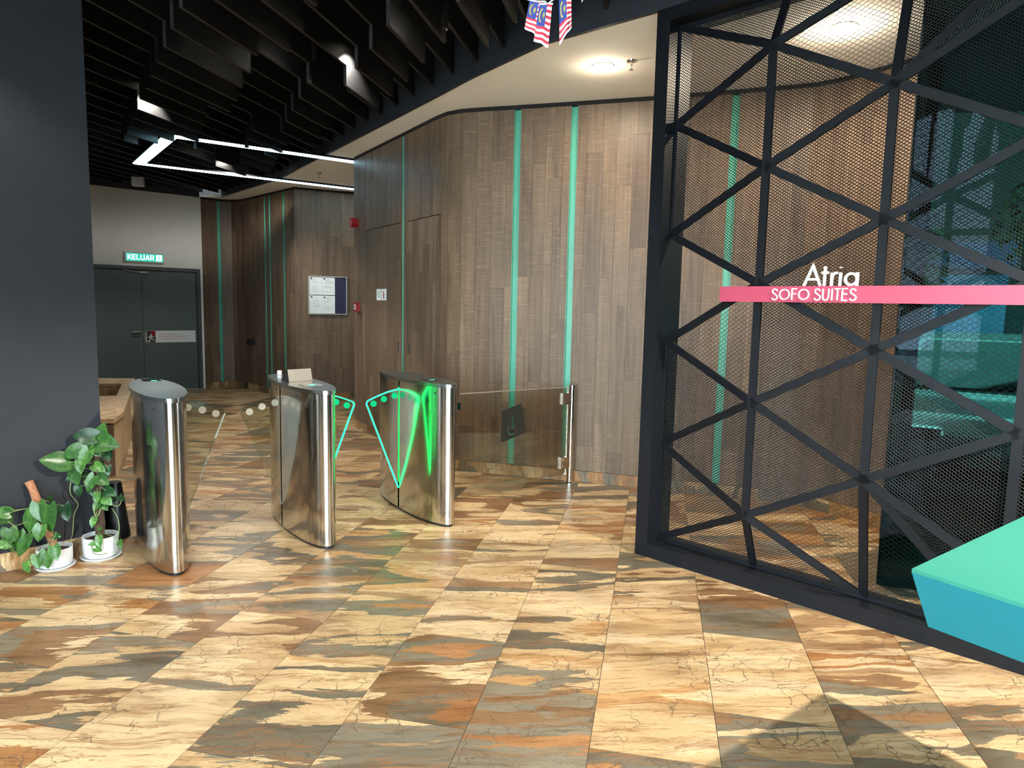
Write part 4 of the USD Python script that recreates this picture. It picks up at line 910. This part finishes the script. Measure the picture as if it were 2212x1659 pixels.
def sprinkler(x, y, z, label):
    s = T('sprinkler', loc=(x, y, z), label=label, cat='sprinkler')
    s.part('escutcheon', lathe([(0, 0), (.036, 0), (.034, -.006), (.012, -.012), (0, -.012)], 28), CHROME, 40, local=True)
    s.part('body', lathe([(0, -.012), (.010, -.012), (.010, -.03), (.004, -.034), (.004, -.05), (.008, -.052), (0, -.056)], 20), CHROME, 40, local=True)
    s.part('deflector', lathe([(0, -.056), (.017, -.058), (.017, -.061), (0, -.061)], 20), CHROME, local=True)
sprinkler(1.262, 5.15, ZC, 'chrome sprinkler head in the soffit beside the downlight')
sprinkler(-3.03, 8.87, ZC, 'dark sprinkler head in the far soffit under the light loop')
sb = T('ceiling_speaker', loc=(-5.95, 9.0, 3.22), rz=.6, label='small pale box speaker hanging under the far slats', cat='speaker')
sb.part('body', bevel_box(.16, .12, .13, .012, (0, 0, 0)), plain('speaker_grey', (.52, .53, .55), .5), local=True)
sb.part('grille', box(.082, .086, -.045, .045, -.05, .05), DOORF, local=True)
sb.part('bracket', tube([(0, 0, .065), (0, 0, .9)], .010, 8), FRAME, local=True)

# ------------------------------------------------------------------ outside: street, parked car, trees
T('ground', kind='structure').part('asphalt', extr(Polygon([(-30, -30), (40, -30), (40, 45), (-30, 45)]), .05, -.17), ASPH)
def car(c, head):
    h = np.array(head, float); h /= np.linalg.norm(h)
    C_ = T('car', loc=(*c, -.12), rz=math.atan2(h[1], h[0]), label='white hatchback parked outside the green glass, bonnet towards the lobby', cat='car')
    side = [(2.05, .30), (2.1, .52), (2.0, .72), (1.72, .84), (.95, .98), (.15, 1.42), (-.25, 1.49), (-1.2, 1.46), (-1.75, 1.05), (-1.95, .95), (-2.0, .40), (-1.9, .25), (1.9, .22)]
    m = extr(Polygon(side), 1.0, -.5); tm_ = trimesh.Trimesh(*m, process=True).subdivide_to_size(.18)
    v = np.array(tm_.vertices); wv = .86 * (1 - .10 * np.clip((v[:, 0] - 1.2) / .9, 0, 1) ** 2) * np.where(v[:, 1] > .95, 1 - .24 * np.clip((v[:, 1] - .95) / .5, 0, 1), 1.0)
    v2 = np.stack([v[:, 0], v[:, 2] / .5 * wv, v[:, 1]], 1)
    C_.part('body', fix((v2, np.array(tm_.faces))), CARW, 35, local=True)
    def scr(pts, o=.012): return fix(hexa([*pts, *[np.array(p) + np.array([o * .5, 0, o]) for p in pts]]))
    C_.part('windscreen', scr([(.93, -.74, 1.0), (.93, .74, 1.0), (.20, .62, 1.405), (.20, -.62, 1.405)]), CARG, local=True)
    for sd in (-1, 1):
        C_.part('side_window', fix(hexa([(.70, sd * .84, 1.0), (-1.45, sd * .84, 1.0), (-1.15, sd * .68, 1.38), (.15, sd * .68, 1.38), (.70, sd * .88, 1.0), (-1.45, sd * .88, 1.0), (-1.15, sd * .72, 1.38), (.15, sd * .72, 1.38)])), CARG, local=True)
        C_.part('headlight', bevel_box(.22, .34, .14, .05, (1.92, sd * .56, .70)), CHROME, local=True)
        C_.part('wing_mirror', bevel_box(.12, .2, .13, .04, (.62, sd * .98, 1.0)), CARW, local=True)
        for x in (1.3, -1.3):
            wpath = C_.part('wheel', disc([x, sd * .78, .31], .31, .2, [0, 1, 0], 32), TYRE, local=True); C_.part('rim', disc([x, sd * .885, .31], .2, .012, [0, 1, 0], 24), CHROME, parent=wpath, local=True)
    C_.part('grille', bevel_box(.06, .9, .16, .02, (2.07, 0, .45)), BLK, local=True)
    C_.part('number_plate', box(2.10, 2.115, -.26, .26, .50, .61), WHT, local=True)
car((4.85, 7.75), (-.35, -.94))
def tree(x, y, h, r, label):
    t = T('tree', loc=(x, y, -.12), label=label, cat='tree')
    t.part('trunk', tube([(0, 0, 0), (.05, .02, h * .3), (0, .05, h * .55)], [.13, .10, .07], 10), TRUNK, local=True)
    n = 1500; p = nrg.normal(size=(n, 3)); p /= np.linalg.norm(p, axis=1)[:, None]; p *= (nrg.random((n, 1)) ** .33) * np.array([r, r, r * .85]); p += np.array([0, 0, h * .62])
    a = nrg.normal(size=(n, 3)); a /= np.linalg.norm(a, axis=1)[:, None]; b = np.cross(a, nrg.normal(size=(n, 3))); b /= np.linalg.norm(b, axis=1)[:, None]; s = nrg.uniform(.08, .16, (n, 1))
    V = np.stack([p - a * s, p - b * s * .5, p + a * s, p + b * s * .5], 1).reshape(-1, 3); F = np.arange(n)[:, None] * 4 + np.array([[0, 1, 2, 3]])
    t.part('crown', (V, F), HEDGE, kind='stuff', local=True)
for i, (x, y, h, r, l) in enumerate(((6.0, 17.5, 5.0, 1.9, 'round green street tree outside, left one'), (10.6, 17.0, 6.0, 1.9, 'taller green street tree outside, behind the car'), (15.2, 16.0, 5.0, 1.9, 'green street tree outside, furthest right'))): tree(x, y, h, r, l)
bd = T('street_building', loc=(10, 24, -.12), rz=-.25, label='tall dark building across the street hiding the bright sky, with blue shop windows', cat='building')
bd.part('wall', box(-14, 20, 0, 4, 0, 12.0), plain('render_grey', (.035, .04, .04), .8), local=True)  # raised to block the sky gap, kept dark behind the glass
for i in range(9): 
    wp = bd.part('window', box(-10.5 + i * 2.6, -8.6 + i * 2.6, -.06, .01, .6, 2.9), plain('shop_blue_%d' % i, (.10, .18 + .02 * (i % 3), .38), .15), local=True)
    bd.part('sign_strip', box(-10.7 + i * 2.6, -8.4 + i * 2.6, -.10, .01, 3.1, 3.9), plain('strip_%d' % i, ((.10, .11, .12), (.04, .07, .2), (.06, .09, .08))[i % 3], .5), local=True)
T('trim_3', kind='structure').part('canopy', extr(Polygon([(3.25, 5.45), (2.9, 4.25), (6.7, 3.7), (16, 3.7), (16, 8.2), (3.2, 8.2)]), .2, 3.62), plain('canopy_paint', (.05, .055, .055), .7))  # canopy placed outside to darken the upper green glass
pv = T('pavement', kind='structure')  # unseen pale slab added to bounce sunlight up to the soffit
pv.part('slab', box(-16, 16, -22, -2.8, -.12, -.03), plain('bounce_concrete', (.55, .53, .49), .85, noise=.05))
